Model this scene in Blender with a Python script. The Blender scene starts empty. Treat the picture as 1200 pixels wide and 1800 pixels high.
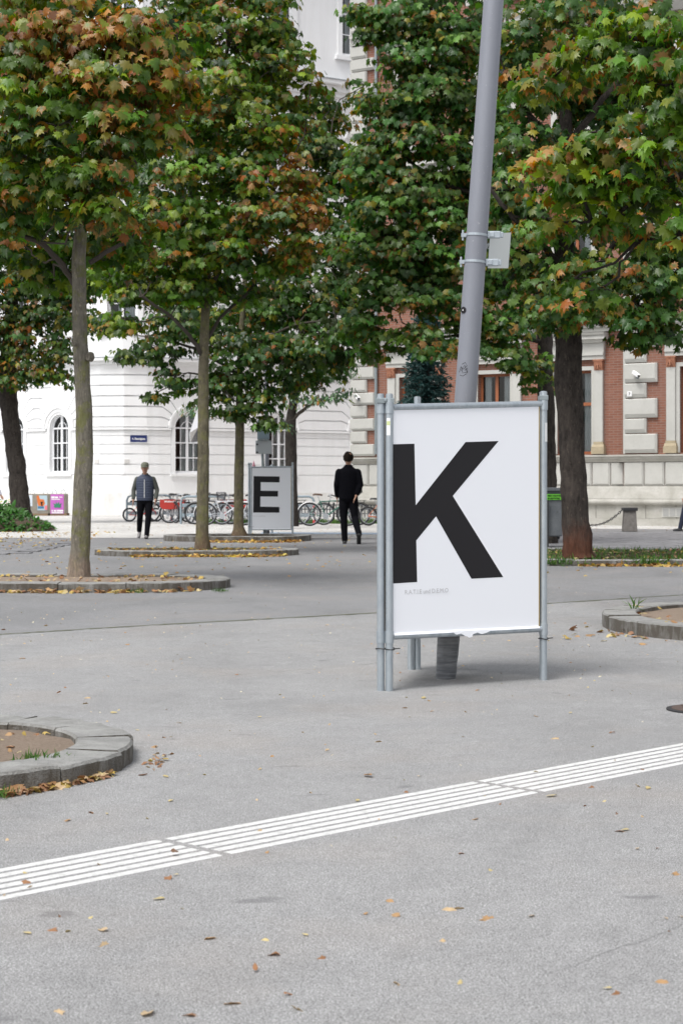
import bpy, math, random
import numpy as np
from mathutils import Vector, Matrix
random.seed(7); rng = np.random.default_rng(7)
S = bpy.context.scene
COL = S.collection
R = math.radians
F = 3000.0; HZ = 858.0; CH = 1.12          # focal length in px of the 1200 px wide photo, horizon row, camera height

# ------------------------------------------------------------ camera, sky, sun, exposure
cd = bpy.data.cameras.new('camera'); cam = bpy.data.objects.new('camera', cd); COL.objects.link(cam)
cam.location = (0, 0, CH); cam.rotation_euler = (R(90), 0, 0)
cd.sensor_fit = 'HORIZONTAL'; cd.sensor_width = 24; cd.lens = 24*F/1200
cd.shift_y = -(900-HZ)/1200
cd.clip_end = 2000; cd.clip_start = 0.05
cd.dof.use_dof = True; cd.dof.focus_distance = 9.6; cd.dof.aperture_fstop = 9.0
S.camera = cam
W = bpy.data.worlds.new('World'); S.world = W; W.use_nodes = True
nt = W.node_tree; nt.nodes.clear()
SUN_EL, SUN_ROT = 60, 219
sky = nt.nodes.new('ShaderNodeTexSky'); sky.sky_type = 'NISHITA'; sky.sun_disc = False
sky.sun_elevation = R(SUN_EL); sky.sun_rotation = R(SUN_ROT); sky.air_density = 1.0; sky.dust_density = 3.0; sky.ozone_density = 1.0
hs = nt.nodes.new('ShaderNodeHueSaturation'); hs.inputs['Saturation'].default_value = 0.22
bg = nt.nodes.new('ShaderNodeBackground'); bg.inputs['Strength'].default_value = 0.15
wo = nt.nodes.new('ShaderNodeOutputWorld')
nt.links.new(sky.outputs[0], hs.inputs['Color']); nt.links.new(hs.outputs[0], bg.inputs['Color']); nt.links.new(bg.outputs[0], wo.inputs[0])
sl = bpy.data.lights.new('sun', 'SUN'); sl.energy = 1.7; sl.angle = R(25); sl.color = (1, .975, .94)
so = bpy.data.objects.new('sun', sl); COL.objects.link(so)
az = R(SUN_ROT)   # direction towards the sun: (sin az, cos az)
sd = Vector((math.sin(az)*math.cos(R(SUN_EL)), math.cos(az)*math.cos(R(SUN_EL)), math.sin(R(SUN_EL))))
so.rotation_euler = sd.to_track_quat('Z', 'Y').to_euler(); so.location = (0, 0, 30)
S.view_settings.view_transform = 'Standard'; S.view_settings.look = 'None'
S.view_settings.exposure = 0.56; S.view_settings.gamma = 1
S.render.engine = 'CYCLES'
S.cycles.max_bounces = 8; S.cycles.transparent_max_bounces = 12

# ------------------------------------------------------------ helpers
def P(px, py, d): return Vector(((px-600)/F*d, d, CH-(py-HZ)/F*d))
def G(px, py, z=0.0):
    d = F*(CH-z)/(py-HZ); return Vector(((px-600)/F*d, d, z))

class MB:
    def __init__(s): s.v = []; s.f = []; s.uv = {}; s.m = []
    def quad(s, a, b, c, d, m=0):
        i = len(s.v); s.v += [a, b, c, d]; s.f.append((i, i+1, i+2, i+3)); s.m.append(m)
    def box(s, c, sz, rot=None, m=0, taper=1.0):
        x, y, z = sz[0]/2, sz[1]/2, sz[2]/2; i = len(s.v)
        for (a, b, e) in [(-1,-1,-1),(1,-1,-1),(1,1,-1),(-1,1,-1),(-1,-1,1),(1,-1,1),(1,1,1),(-1,1,1)]:
            t = taper if e > 0 else 1
            p = Vector((a*x*t, b*y*t, e*z))
            if rot is not None: p = rot @ p
            s.v.append(Vector(c)+p)
        for f in [(0,3,2,1),(4,5,6,7),(0,1,5,4),(1,2,6,5),(2,3,7,6),(3,0,4,7)]:
            s.f.append(tuple(i+k for k in f)); s.m.append(m)
    def tube(s, pts, rad, n=8, cap=True, m=0, closed=False):
        pts = [Vector(p) for p in pts]
        if not isinstance(rad, (list, tuple)): rad = [rad]*len(pts)
        base = len(s.v); N = len(pts); ref = None
        for k, p in enumerate(pts):
            if closed: t = pts[(k+1) % N]-pts[k-1]
            else: t = pts[min(k+1, N-1)]-pts[max(k-1, 0)]
            t.normalize()
            if ref is None: ref = Vector((0, 0, 1)) if abs(t.z) < .9 else Vector((1, 0, 0))
            u = t.cross(ref); u.normalize(); w = t.cross(u); ref = -w if False else ref
            if abs(t.dot(ref)) > .98: ref = Vector((1, 0, 0)) if abs(t.x) < .9 else Vector((0, 1, 0)); u = t.cross(ref).normalized(); w = t.cross(u)
            for j in range(n):
                a = 2*math.pi*j/n; s.v.append(p+(u*math.cos(a)+w*math.sin(a))*rad[k])
        for k in range(N if closed else N-1):
            k2 = (k+1) % N
            for j in range(n):
                s.f.append((base+k*n+j, base+k*n+(j+1) % n, base+k2*n+(j+1) % n, base+k2*n+j)); s.m.append(m)
        if cap and not closed:
            s.f.append(tuple(base+j for j in reversed(range(n)))); s.f.append(tuple(base+(N-1)*n+j for j in range(n))); s.m += [m, m]
    def prism(s, poly, z0, z1, m=0):
        i = len(s.v); n = len(poly)
        s.v += [Vector((p[0], p[1], z0)) for p in poly]+[Vector((p[0], p[1], z1)) for p in poly]
        s.f.append(tuple(i+k for k in reversed(range(n)))); s.f.append(tuple(i+n+k for k in range(n))); s.m += [m, m]
        for k in range(n):
            s.f.append((i+k, i+(k+1) % n, i+n+(k+1) % n, i+n+k)); s.m.append(m)
    def lathe(s, prof, c=(0, 0, 0), n=20, m=0, axis='Z', rot=None):
        i = len(s.v)
        for (r, z) in prof:
            for j in range(n):
                a = 2*math.pi*j/n; p = Vector((r*math.cos(a), r*math.sin(a), z))
                if rot is not None: p = rot @ p
                s.v.append(Vector(c)+p)
        for k in range(len(prof)-1):
            for j in range(n):
                s.f.append((i+k*n+j, i+k*n+(j+1) % n, i+(k+1)*n+(j+1) % n, i+(k+1)*n+j)); s.m.append(m)
        s.f.append(tuple(i+j for j in reversed(range(n)))); s.f.append(tuple(i+(len(prof)-1)*n+j for j in range(n))); s.m += [m, m]
    def build(s, name, mats, parent=None, smooth=False, loc=None, bevel=0):
        me = bpy.data.meshes.new(name)
        org = Vector(loc) if loc is not None else Vector((0, 0, 0))
        me.from_pydata([tuple(Vector(v)-org) for v in s.v], [], s.f)
        if not isinstance(mats, (list, tuple)): mats = [mats]
        for m in mats: me.materials.append(m)
        if len(mats) > 1:
            for p, mi in zip(me.polygons, s.m): p.material_index = mi
        if smooth:
            for p in me.polygons: p.use_smooth = True
        o = bpy.data.objects.new(name, me); COL.objects.link(o); o.location = org
        if smooth and hasattr(me, 'set_sharp_from_angle'): me.set_sharp_from_angle(angle=R(40))
        if bevel:
            b = o.modifiers.new('bevel', 'BEVEL'); b.width = bevel; b.segments = 2; b.limit_method = 'ANGLE'
        if parent is not None:
            o.parent = parent
            if loc is None: o.matrix_parent_inverse = abs_inv(parent)
        return o
def abs_inv(p):
    m = p.matrix_basis.copy()
    if p.parent is not None: m = p.parent.matrix_basis @ (p.matrix_parent_inverse @ m)
    return m.inverted()
class LMB(MB):
    """mesh already in the parent's local frame"""
    def build(s, name, mats, parent=None, smooth=False, bevel=0):
        o = MB.build(s, name, mats, None, smooth, None, bevel)
        if parent is not None: o.parent = parent
        return o
def tag(o, label=None, cat=None, group=None, kind=None):
    if label: o['label'] = label
    if cat: o['category'] = cat
    if group: o['group'] = group
    if kind: o['kind'] = kind
    return o
def empty(name, loc, label, cat, group=None, rz=0):
    o = bpy.data.objects.new(name, None); COL.objects.link(o); o.location = loc; o.rotation_euler = (0, 0, rz); o.empty_display_size = .2
    return tag(o, label, cat, group)
def struct(o): o['kind'] = 'structure'; return o

# ------------------------------------------------------------ materials
def mat(name, col, rough=.6, metal=0, spec=.5):
    m = bpy.data.materials.new(name); m.use_nodes = True
    b = m.node_tree.nodes['Principled BSDF']
    b.inputs['Base Color'].default_value = (*col, 1); b.inputs['Roughness'].default_value = rough
    b.inputs['Metallic'].default_value = metal; b.inputs['Specular IOR Level'].default_value = spec
    return m
def ramp(t, fac, stops):
    r = t.nodes.new('ShaderNodeValToRGB'); e = r.color_ramp.elements
    while len(e) < len(stops): e.new(.5)
    for k, (p, c) in enumerate(stops):
        e[k].position = p; e[k].color = (*c, 1) if not isinstance(c, float) else (c, c, c, 1)
    t.links.new(fac, r.inputs[0]); return r.outputs[0]
def noise(t, scale, detail=4, rough=.55, vec=None, dist=0):
    n = t.nodes.new('ShaderNodeTexNoise'); n.inputs['Scale'].default_value = scale; n.inputs['Detail'].default_value = detail
    n.inputs['Roughness'].default_value = rough; n.inputs['Distortion'].default_value = dist
    if vec is not None: t.links.new(vec, n.inputs['Vector'])
    return n.outputs[0]
def mix(t, fac, a, b, mode='MIX'):
    n = t.nodes.new('ShaderNodeMix'); n.data_type = 'RGBA'; n.blend_type = mode
    for k, v in ((0, fac), (6, a), (7, b)):
        if isinstance(v, (int, float)): n.inputs[k].default_value = v
        elif isinstance(v, tuple): n.inputs[k].default_value = (*v, 1)
        else: t.links.new(v, n.inputs[k])
    return n.outputs[2]
def coord(t, kind='Object', scale=(1, 1, 1)):
    c = t.nodes.new('ShaderNodeTexCoord'); mp = t.nodes.new('ShaderNodeMapping'); mp.inputs['Scale'].default_value = scale
    t.links.new(c.outputs[kind], mp.inputs[0]); return mp.outputs[0]
def wcoord(t, scale=(1, 1, 1)):
    c = t.nodes.new('ShaderNodeNewGeometry'); mp = t.nodes.new('ShaderNodeMapping'); mp.inputs['Scale'].default_value = scale
    t.links.new(c.outputs['Position'], mp.inputs[0]); return mp.outputs[0]
def bump(t, h, strength=.3, dist=.01):
    b = t.nodes.new('ShaderNodeBump'); b.inputs['Strength'].default_value = strength; b.inputs['Distance'].default_value = dist
    t.links.new(h, b.inputs['Height']); t.links.new(b.outputs[0], t.nodes['Principled BSDF'].inputs['Normal'])
def setc(m, out): m.node_tree.links.new(out, m.node_tree.nodes['Principled BSDF'].inputs['Base Color'])

def asphalt(name, base, warm=0.0):
    m = mat(name, base, .85, 0, .3); t = m.node_tree; v = wcoord(t)
    g = noise(t, 260, 3, .7, v)
    sp = ramp(t, g, [(.34, .30), (.5, 1.0), (.64, 1.5)])
    g2 = ramp(t, noise(t, 190, 2, .75, v), [(.34, .55), (.5, 1.0), (.66, 1.45)])
    g3 = ramp(t, noise(t, 26, 4, .7, v), [(.3, .92), (.7, 1.07)])
    big = ramp(t, noise(t, .45, 7, .68, wcoord(t, (1, .6, 1)), .6), [(.3, .80), (.5, 1.0), (.7, 1.12)])
    mid = ramp(t, noise(t, 6, 5, .6, v, .3), [(.3, .93), (.7, 1.06)])
    c = mix(t, 1.0, base, sp, 'MULTIPLY'); c = mix(t, 1.0, c, g2, 'MULTIPLY'); c = mix(t, 1.0, c, g3, 'MULTIPLY'); c = mix(t, 1.0, c, big, 'MULTIPLY'); c = mix(t, 1.0, c, mid, 'MULTIPLY')
    # dark oily blotches and pale specks that belong to the surface
    sv = wcoord(t, (1, 2.2, 1)); sn = noise(t, 3.1, 3, .5, sv)
    c = mix(t, ramp(t, sn, [(.67, .0), (.73, .55)]), c, (base[0]*.45, base[1]*.45, base[2]*.47))
    wn = noise(t, 420, 1, .5, v); c = mix(t, ramp(t, wn, [(.70, .0), (.78, .7)]), c, (.62, .61, .58))
    if warm:
        c = mix(t, ramp(t, noise(t, .9, 4, .6, v), [(.5, .0), (.75, warm)]), c, (.36, .29, .23))
    setc(m, c); bump(t, g, .5, .004); return m
M = {}
M['asphalt'] = asphalt('asphalt', (.268, .268, .268), .2)
M['asphalt_old'] = asphalt('asphalt_old', (.212, .213, .217), .15)
M['concrete_pave'] = asphalt('concrete_pave', (.52, .51, .49))
def stone(name, a, b, sc=8, rough=.8, bs=.4, spots=.55):
    m = mat(name, a, rough); t = m.node_tree; v = wcoord(t)
    n = noise(t, sc, 8, .68, v, .3); c = mix(t, ramp(t, n, [(.35, .0), (.65, 1.0)]), a, b)
    n2 = noise(t, sc*14, 3, .6, v); c = mix(t, ramp(t, n2, [(.55, .0), (.7, spots)]), c, (a[0]*.4, a[1]*.4, a[2]*.4))
    setc(m, c); bump(t, n2, bs, .01); return m
M['granite'] = stone('granite', (.36, .36, .35), (.24, .24, .235), 6)
def kerbm():
    m = mat('kerb_granite', (.3,.3,.3), .85); t = m.node_tree; v = wcoord(t)
    n = noise(t, 7, 8, .68, v, .3); c = mix(t, ramp(t, n, [(.35, .0), (.65, 1.0)]), (.38,.38,.365), (.25,.25,.24))
    n2 = noise(t, 120, 3, .6, v); c = mix(t, ramp(t, n2, [(.55, .0), (.7, .5)]), c, (.14,.14,.14))
    # weathered dark growth on the upright faces of the stones
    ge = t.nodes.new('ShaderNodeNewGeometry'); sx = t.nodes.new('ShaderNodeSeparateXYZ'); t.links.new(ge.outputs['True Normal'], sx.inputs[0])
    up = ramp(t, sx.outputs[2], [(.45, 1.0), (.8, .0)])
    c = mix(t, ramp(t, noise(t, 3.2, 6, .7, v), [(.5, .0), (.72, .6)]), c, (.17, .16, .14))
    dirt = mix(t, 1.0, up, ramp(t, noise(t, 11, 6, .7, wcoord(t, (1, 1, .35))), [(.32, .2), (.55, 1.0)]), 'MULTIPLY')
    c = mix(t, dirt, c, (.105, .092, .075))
    setc(m, c); bump(t, n2, .9, .02); return m
M['kerb'] = kerbm()
M['cobble'] = stone('cobble', (.25, .25, .26), (.15, .15, .155), 3)
M['cream'] = stone('cream_plaster', (.50, .495, .465), (.44, .435, .405), 1.2, .8, .1, .12)
M['cream_dirty'] = stone('weathered_cream_stone', (.47, .455, .42), (.33, .32, .28), 1.5, .85, .2, .25)
M['sand_base'] = stone('sandstone', (.42, .355, .24), (.34, .28, .19), 3, .85, .2)
M['terracotta'] = stone('terracotta', (.42, .19, .11), (.27, .11, .065), 14, .8, .6)
M['white_wall'] = stone('white_plaster', (.86, .865, .87), (.82, .825, .83), .5, .75, .02, .0)
def white_base():
    m = mat('stained_white_plaster', (.8,.8,.8), .8); t = m.node_tree; v = wcoord(t, (1, 1, .5))
    n = noise(t, 1.6, 8, .7, v); c = mix(t, ramp(t, n, [(.4, .0), (.68, .8)]), (.80,.80,.79), (.60,.585,.54)); setc(m, c); return m
M['white_base'] = white_base()
def wwall():
    m = M['white_wall']; t = m.node_tree; c0 = t.nodes['Principled BSDF'].inputs['Base Color'].links[0].from_socket
    st = ramp(t, noise(t, 1.1, 7, .7, wcoord(t, (2.2, 2.2, .28)), .3), [(.42, .0), (.75, .4)])
    setc(m, mix(t, st, c0, (.70, .70, .685)))
wwall()
M['white_paint'] = mat('white_window_paint', (.8, .81, .83), .4)
M['brown_frame'] = mat('brown_window_wood', (.30, .10, .04), .5)
M['curtain'] = mat('curtain', (.75, .77, .77), .9)
M['room'] = mat('dark_room', (.10, .10, .10), .9)
M['zinc'] = mat('zinc_flashing', (.42, .45, .47), .5, .3)
M['slate'] = stone('roof_slate', (.16, .15, .15), (.10, .10, .10), 5)
def glassm():
    m = bpy.data.materials.new('window_glass'); m.use_nodes = True; t = m.node_tree; t.nodes.clear()
    o = t.nodes.new('ShaderNodeOutputMaterial'); mx = t.nodes.new('ShaderNodeMixShader'); tr = t.nodes.new('ShaderNodeBsdfTransparent'); gl = t.nodes.new('ShaderNodeBsdfGlossy')
    tr.inputs[0].default_value = (.82, .86, .87, 1); gl.inputs['Roughness'].default_value = .03; fr = t.nodes.new('ShaderNodeFresnel'); fr.inputs[0].default_value = 1.6
    t.links.new(fr.outputs[0], mx.inputs[0]); t.links.new(tr.outputs[0], mx.inputs[1]); t.links.new(gl.outputs[0], mx.inputs[2]); t.links.new(mx.outputs[0], o.inputs[0]); return m
M['glass'] = glassm()
def brickm():
    m = mat('brick', (.4, .2, .13), .85); t = m.node_tree
    c = t.nodes.new('ShaderNodeUVMap'); mp = t.nodes.new('ShaderNodeMapping'); t.links.new(c.outputs[0], mp.inputs[0])
    b = t.nodes.new('ShaderNodeTexBrick'); t.links.new(mp.outputs[0], b.inputs[0])
    b.inputs['Color1'].default_value = (.255, .095, .055, 1); b.inputs['Color2'].default_value = (.19, .066, .038, 1); b.inputs['Mortar'].default_value = (.24, .19, .16, 1)
    b.inputs['Scale'].default_value = 1; b.inputs['Brick Width'].default_value = .26; b.inputs['Row Height'].default_value = .075; b.inputs['Mortar Size'].default_value = .008
    n = noise(t, 1.3, 6, .7, wcoord(t)); col = mix(t, ramp(t, n, [(.35, .0), (.7, .55)]), b.outputs[0], (.24, .13, .10))
    setc(m, col); bump(t, b.outputs['Fac'], -.4, .01); return m
M['brick'] = brickm()
def galv(name, col, rough=.42):
    m = mat(name, col, rough, .75); t = m.node_tree; v = coord(t, 'Object', (1, 1, .35))
    n = noise(t, 22, 6, .7, v); c = mix(t, ramp(t, n, [(.35, .0), (.68, 1.0)]), col, (col[0]*.72, col[1]*.74, col[2]*.77))
    setc(m, c); r = ramp(t, n, [(.3, rough-.08), (.7, rough+.16)]); t.links.new(r, t.nodes['Principled BSDF'].inputs['Roughness']); return m
M['galv'] = galv('galvanised_steel', (.50, .545, .575))
M['galv_dark'] = galv('weathered_zinc', (.33, .37, .38), .5)
M['pole_grey'] = (lambda: None)
def polem():
    m = mat('grey_painted_pole', (.36, .37, .40), .45, .25); t = m.node_tree
    n = noise(t, 5, 8, .7, wcoord(t, (1, 1, .25))); c = mix(t, ramp(t, n, [(.4, .0), (.75, .5)]), (.235, .246, .28), (.175, .182, .205))
    n2 = noise(t, 60, 3, .6, wcoord(t)); c = mix(t, ramp(t, n2, [(.66, .0), (.76, .35)]), c, (.5, .5, .5)); setc(m, c); return m
M['pole_grey'] = polem()
def wrapm():
    m = mat('plastic_wrap', (.30, .31, .33), .35, .1); t = m.node_tree
    n = noise(t, 5, 6, .7, coord(t, 'Object', (.6, .6, 9)), .6); c = mix(t, ramp(t, n, [(.4, .0), (.66, 1.0)]), (.10, .105, .115), (.24, .25, .265)); setc(m, c); bump(t, n, .6, .01); return m
M['wrap'] = wrapm()
M['paper'] = mat('poster_paper', (.83, .845, .885), .5)
M['paper_edge'] = mat('paper_edge_yellowed', (.55, .38, .12), .6)
M['ink'] = mat('black_ink', (.013, .012, .014), .5, 0, .3)
M['grey_ink'] = mat('grey_ink', (.5, .5, .51), .5)
M['board_back'] = mat('board_back', (.5, .51, .52), .5, .3)
M['black'] = mat('black_plastic', (.02, .02, .022), .5)
M['rubber'] = mat('rubber', (.025, .025, .027), .75)
M['white'] = mat('white_enamel', (.8, .8, .8), .4)
M['stripe'] = (lambda: None)
def stripem():
    m = mat('white_thermoplastic', (.78, .78, .77), .6); t = m.node_tree
    n = noise(t, 30, 8, .75, wcoord(t)); c = mix(t, ramp(t, n, [(.46, .0), (.68, .75)]), (.62, .62, .61), (.36, .36, .355))
    n2 = noise(t, 260, 2, .6, wcoord(t)); c = mix(t, ramp(t, n2, [(.62, .0), (.74, .5)]), c, (.4, .4, .4)); setc(m, c); bump(t, n, .4, .004); return m
M['stripe'] = stripem()
def soilm(name, a, b):
    m = mat(name, a, .95, 0, .2); t = m.node_tree; v = wcoord(t)
    n = noise(t, 60, 6, .75, v); c = mix(t, ramp(t, n, [(.35, .0), (.65, 1.0)]), a, b)
    n2 = noise(t, 2.5, 4, .6, v); c = mix(t, ramp(t, n2, [(.4, .0), (.7, .5)]), c, (a[0]*.7, a[1]*.7, a[2]*.7))
    n3 = noise(t, 190, 2, .5, v); c = mix(t, ramp(t, n3, [(.66, .0), (.74, .8)]), c, (.55, .48, .40))
    setc(m, c); bump(t, n, 1, .03); return m
M['soil'] = soilm('bed_soil', (.40, .32, .25), (.29, .22, .17))
M['soil_dark'] = soilm('dark_bed_soil', (.13, .095, .07), (.08, .06, .045))
def barkm(name, a, b, lichen=0, low=None, sc=1.0, zlow=(.2, .7)):
    m = mat(name, a, .9, 0, .2); t = m.node_tree; v = wcoord(t, (1, 1, .22))
    n = noise(t, 34*sc, 8, .72, v, .6); c = mix(t, ramp(t, n, [(.36, .0), (.62, 1.0)]), b, a)
    n4 = noise(t, 6, 6, .7, wcoord(t)); c = mix(t, ramp(t, n4, [(.4, .0), (.75, .6)]), c, (a[0]*1.5, a[1]*1.5, a[2]*1.5))
    n5 = noise(t, 26, 3, .6, wcoord(t, (1, 1, .5))); c = mix(t, ramp(t, n5, [(.60, .0), (.70, .55)]), c, (a[0]*2.2, a[1]*2.1, a[2]*2.0))
    if lichen:
        l = noise(t, 5.5, 7, .7, wcoord(t), .3); c = mix(t, ramp(t, l, [(.50, .0), (.62, lichen)]), c, (.20, .21, .055))
    if low:
        ge = t.nodes.new('ShaderNodeNewGeometry'); sx = t.nodes.new('ShaderNodeSeparateXYZ'); t.links.new(ge.outputs['Position'], sx.inputs[0])
        ad = t.nodes.new('ShaderNodeMath'); ad.operation = 'MULTIPLY_ADD'; t.links.new(noise(t, 8, 4, .6, wcoord(t)), ad.inputs[0]); ad.inputs[1].default_value = .5; t.links.new(sx.outputs[2], ad.inputs[2])
        mr = t.nodes.new('ShaderNodeMapRange'); mr.inputs[1].default_value = zlow[0]+.25; mr.inputs[2].default_value = zlow[1]+.25; mr.inputs[3].default_value = .85; mr.inputs[4].default_value = 0
        t.links.new(ad.outputs[0], mr.inputs[0]); c = mix(t, mr.outputs[0], c, mix(t, ramp(t, n, [(.35, .0), (.6, 1.0)]), (low[0]*.5, low[1]*.5, low[2]*.5), low))
    setc(m, c); bump(t, n, 1, .05*sc); return m
M['bark1'] = barkm('lichen_bark', (.235, .215, .175), (.115, .105, .085), .65, (.42, .33, .26), 1.0, (.15, .42))
M['bark2'] = barkm('grey_green_bark', (.175, .155, .105), (.09, .08, .055), .4, (.22, .14, .09), 1.0, (.0, .5))
M['bark3'] = barkm('dark_furrowed_bark', (.052, .044, .038), (.014, .012, .011), .0, None, .55)
M['bark6'] = barkm('dark_furrowed_bark_rust_foot', (.060, .050, .043), (.014, .012, .011), .0, (.12, .048, .028), .55, (.25, .65))
M['twig'] = mat('twig_bark', (.055, .045, .036), .9)
def leafm(name='maple_leaf', trans=.38):
    m = bpy.data.materials.new(name); m.use_nodes = True; t = m.node_tree; b = t.nodes['Principled BSDF']; o = t.nodes['Material Output']
    at = t.nodes.new('ShaderNodeAttribute'); at.attribute_name = 'Col'
    b.inputs['Roughness'].default_value = .42; b.inputs['Specular IOR Level'].default_value = .45
    t.links.new(at.outputs[0], b.inputs['Base Color'])
    tr = t.nodes.new('ShaderNodeBsdfTranslucent'); hs = t.nodes.new('ShaderNodeHueSaturation'); hs.inputs['Saturation'].default_value = 1.15; hs.inputs['Value'].default_value = 1.7
    t.links.new(at.outputs[0], hs.inputs['Color']); t.links.new(hs.outputs[0], tr.inputs[0])
    mx = t.nodes.new('ShaderNodeMixShader'); mx.inputs[0].default_value = trans
    t.links.new(b.outputs[0], mx.inputs[1]); t.links.new(tr.outputs[0], mx.inputs[2]); t.links.new(mx.outputs[0], o.inputs[0]); return m
M['leaf'] = leafm()
M['litter'] = leafm('dry_leaf', .12)

# ------------------------------------------------------------ ground
def sheet(name, poly, z, m, z0=None):
    b = MB(); i = len(poly); b.v = [Vector((p[0], p[1], z)) for p in poly]; b.f = [tuple(range(i))]; b.m = [0]
    return struct(b.build(name, m))
sheet('ground', [(-400, -60), (400, -60), (400, 600), (-400, 600)], 0, M['asphalt_old'])
seam = [G(-200, 1121), G(0, 1117), G(240, 1102), G(640, 1080), G(900, 1066), G(1200, 1047), G(1500, 1030)]
sheet('near_pavement', [(-40, -30), (40, -30), (40, seam[-1].y+18)]+[(p.x, p.y) for p in reversed(seam)]+[(-40, 7)], .004, M['asphalt'])
sheet('far_pavement', [(-13.2, 38.3), (-5.2, 38.3), (-3.5, 38.3), (1.8, 38.0), (3.0, 39.5), (4.5, 47.5), (30, 41.0), (60, 24), (60, 130), (-60, 130), (-60, 62), (-13.2, 62)], .004, M['concrete_pave'])
sheet('bicycle_lane', [(-2, 41.6), (3.2, 40.6), (3.2, 42.0), (-2, 43.2)], .008, mat('pale_blue_lane_paint', (.36, .44, .54), .7))
# right hand stone pavement
def paving(name, org, ux, uy, nx, ny, sx, sy, z, m, gap=.012):
    b = MB()
    for j in range(ny):
        off = (j % 2)*.5
        for i in range(nx):
            c = Vector(org)+Vector(ux)*((i+off+.5)*sx)+Vector(uy)*((j+.5)*sy)
            a = math.atan2(ux[1], ux[0]); h = z+random.uniform(-.004, .004)
            b.box((c.x, c.y, h/2), (sx-gap, sy-gap, h), Matrix.Rotation(a, 3, 'Z'))
    return struct(b.build(name, m))
t_ = Vector((9.67, -5.8, 0)).normalized(); n_ = Vector((-t_.y*-1, 0, 0)); n_ = Vector((t_.y, -t_.x, 0))     # n_ towards the camera
paving('stone_pavement', (2.2, 41.5, 0), (1, 0, 0), (0, -1, 0), 26, 22, .62, .5, .05, M['cobble'])
paving('stone_strip', (-11.2, 28.6, 0), (1, 0, 0), (0, 1, 0), 9, 16, .62, .42, .02, M['cobble'])
# seam with moss, cracks
def strip(name, pts, w, z, m, kind):
    b = MB()
    for p, q in zip(pts[:-1], pts[1:]):
        d = (q-p).normalized(); n = Vector((-d.y, d.x, 0))
        w0 = w*random.uniform(.6, 1.3)/2
        b.quad(Vector((p.x, p.y, z))-n*w0, Vector((q.x, q.y, z))-n*w0, Vector((q.x, q.y, z))+n*w0, Vector((p.x, p.y, z))+n*w0)
    o = b.build(name, m); o['kind'] = kind; return o
def dense(pts, n, jit):
    out = []
    for p, q in zip(pts[:-1], pts[1:]):
        for k in range(n): c = p.lerp(q, k/n); out.append(c+Vector((random.uniform(-jit, jit), random.uniform(-jit, jit), 0)))
    return out+[pts[-1]]
moss = mat('moss', (.075, .085, .035), .95)
strip('moss', dense(seam, 30, .012), .05, .008, moss, 'stuff')
M['crackm'] = mat('crack', (.17, .17, .17), .95)
strip('asphalt_crack', dense([G(960, 1718), G(1010, 1700), G(1090, 1668), G(1125, 1660), G(1200, 1628)], 7, .006), .003, .0045, M['crackm'], 'structure')
strip('asphalt_crack', dense([G(300, 1196), G(480, 1183), G(640, 1170), G(668, 1166)], 12, .02), .008, .0045, M['crackm'], 'structure')
# tactile guide strip: six ribs in segments
d0 = G(0, 1530); d1 = G(1200, 1308); dr = (d1-d0).normalized(); pr = Vector((dr.y, -dr.x, 0))
b = MB(); br1 = G(285, 1479); seg = 1.52; s_off = (br1-d0).dot(dr)
for k in range(-3, 5):
    a0 = s_off+k*seg+.018; a1 = s_off+(k+1)*seg-.018
    for r_ in range(6):
        w = .036; g = r_*(.0575)
        n = 12
        for q in range(n):
            u0 = a0+(a1-a0)*q/n; u1 = a0+(a1-a0)*(q+1)/n
            p = [d0+dr*u0+pr*g, d0+dr*u1+pr*g, d0+dr*u1+pr*(g+w), d0+dr*u0+pr*(g+w)]
            c = .006
            i = len(b.v); zt = .0058
            b.v += [Vector((x.x, x.y, .004)) for x in p]+[Vector((x.x, x.y, zt)) for x in [p[0]+pr*c, p[1]+pr*c, p[2]-pr*c, p[3]-pr*c]]
            for f in [(4, 5, 6, 7), (0, 1, 5, 4), (2, 3, 7, 6), (1, 2, 6, 5), (3, 0, 4, 7)]: b.f.append(tuple(i+z for z in f)); b.m.append(0)
for f_i in range(len(b.f)): b.f[f_i] = tuple(reversed(b.f[f_i]))
o = b.build('tactile_marking', M['stripe']); struct(o)

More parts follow.
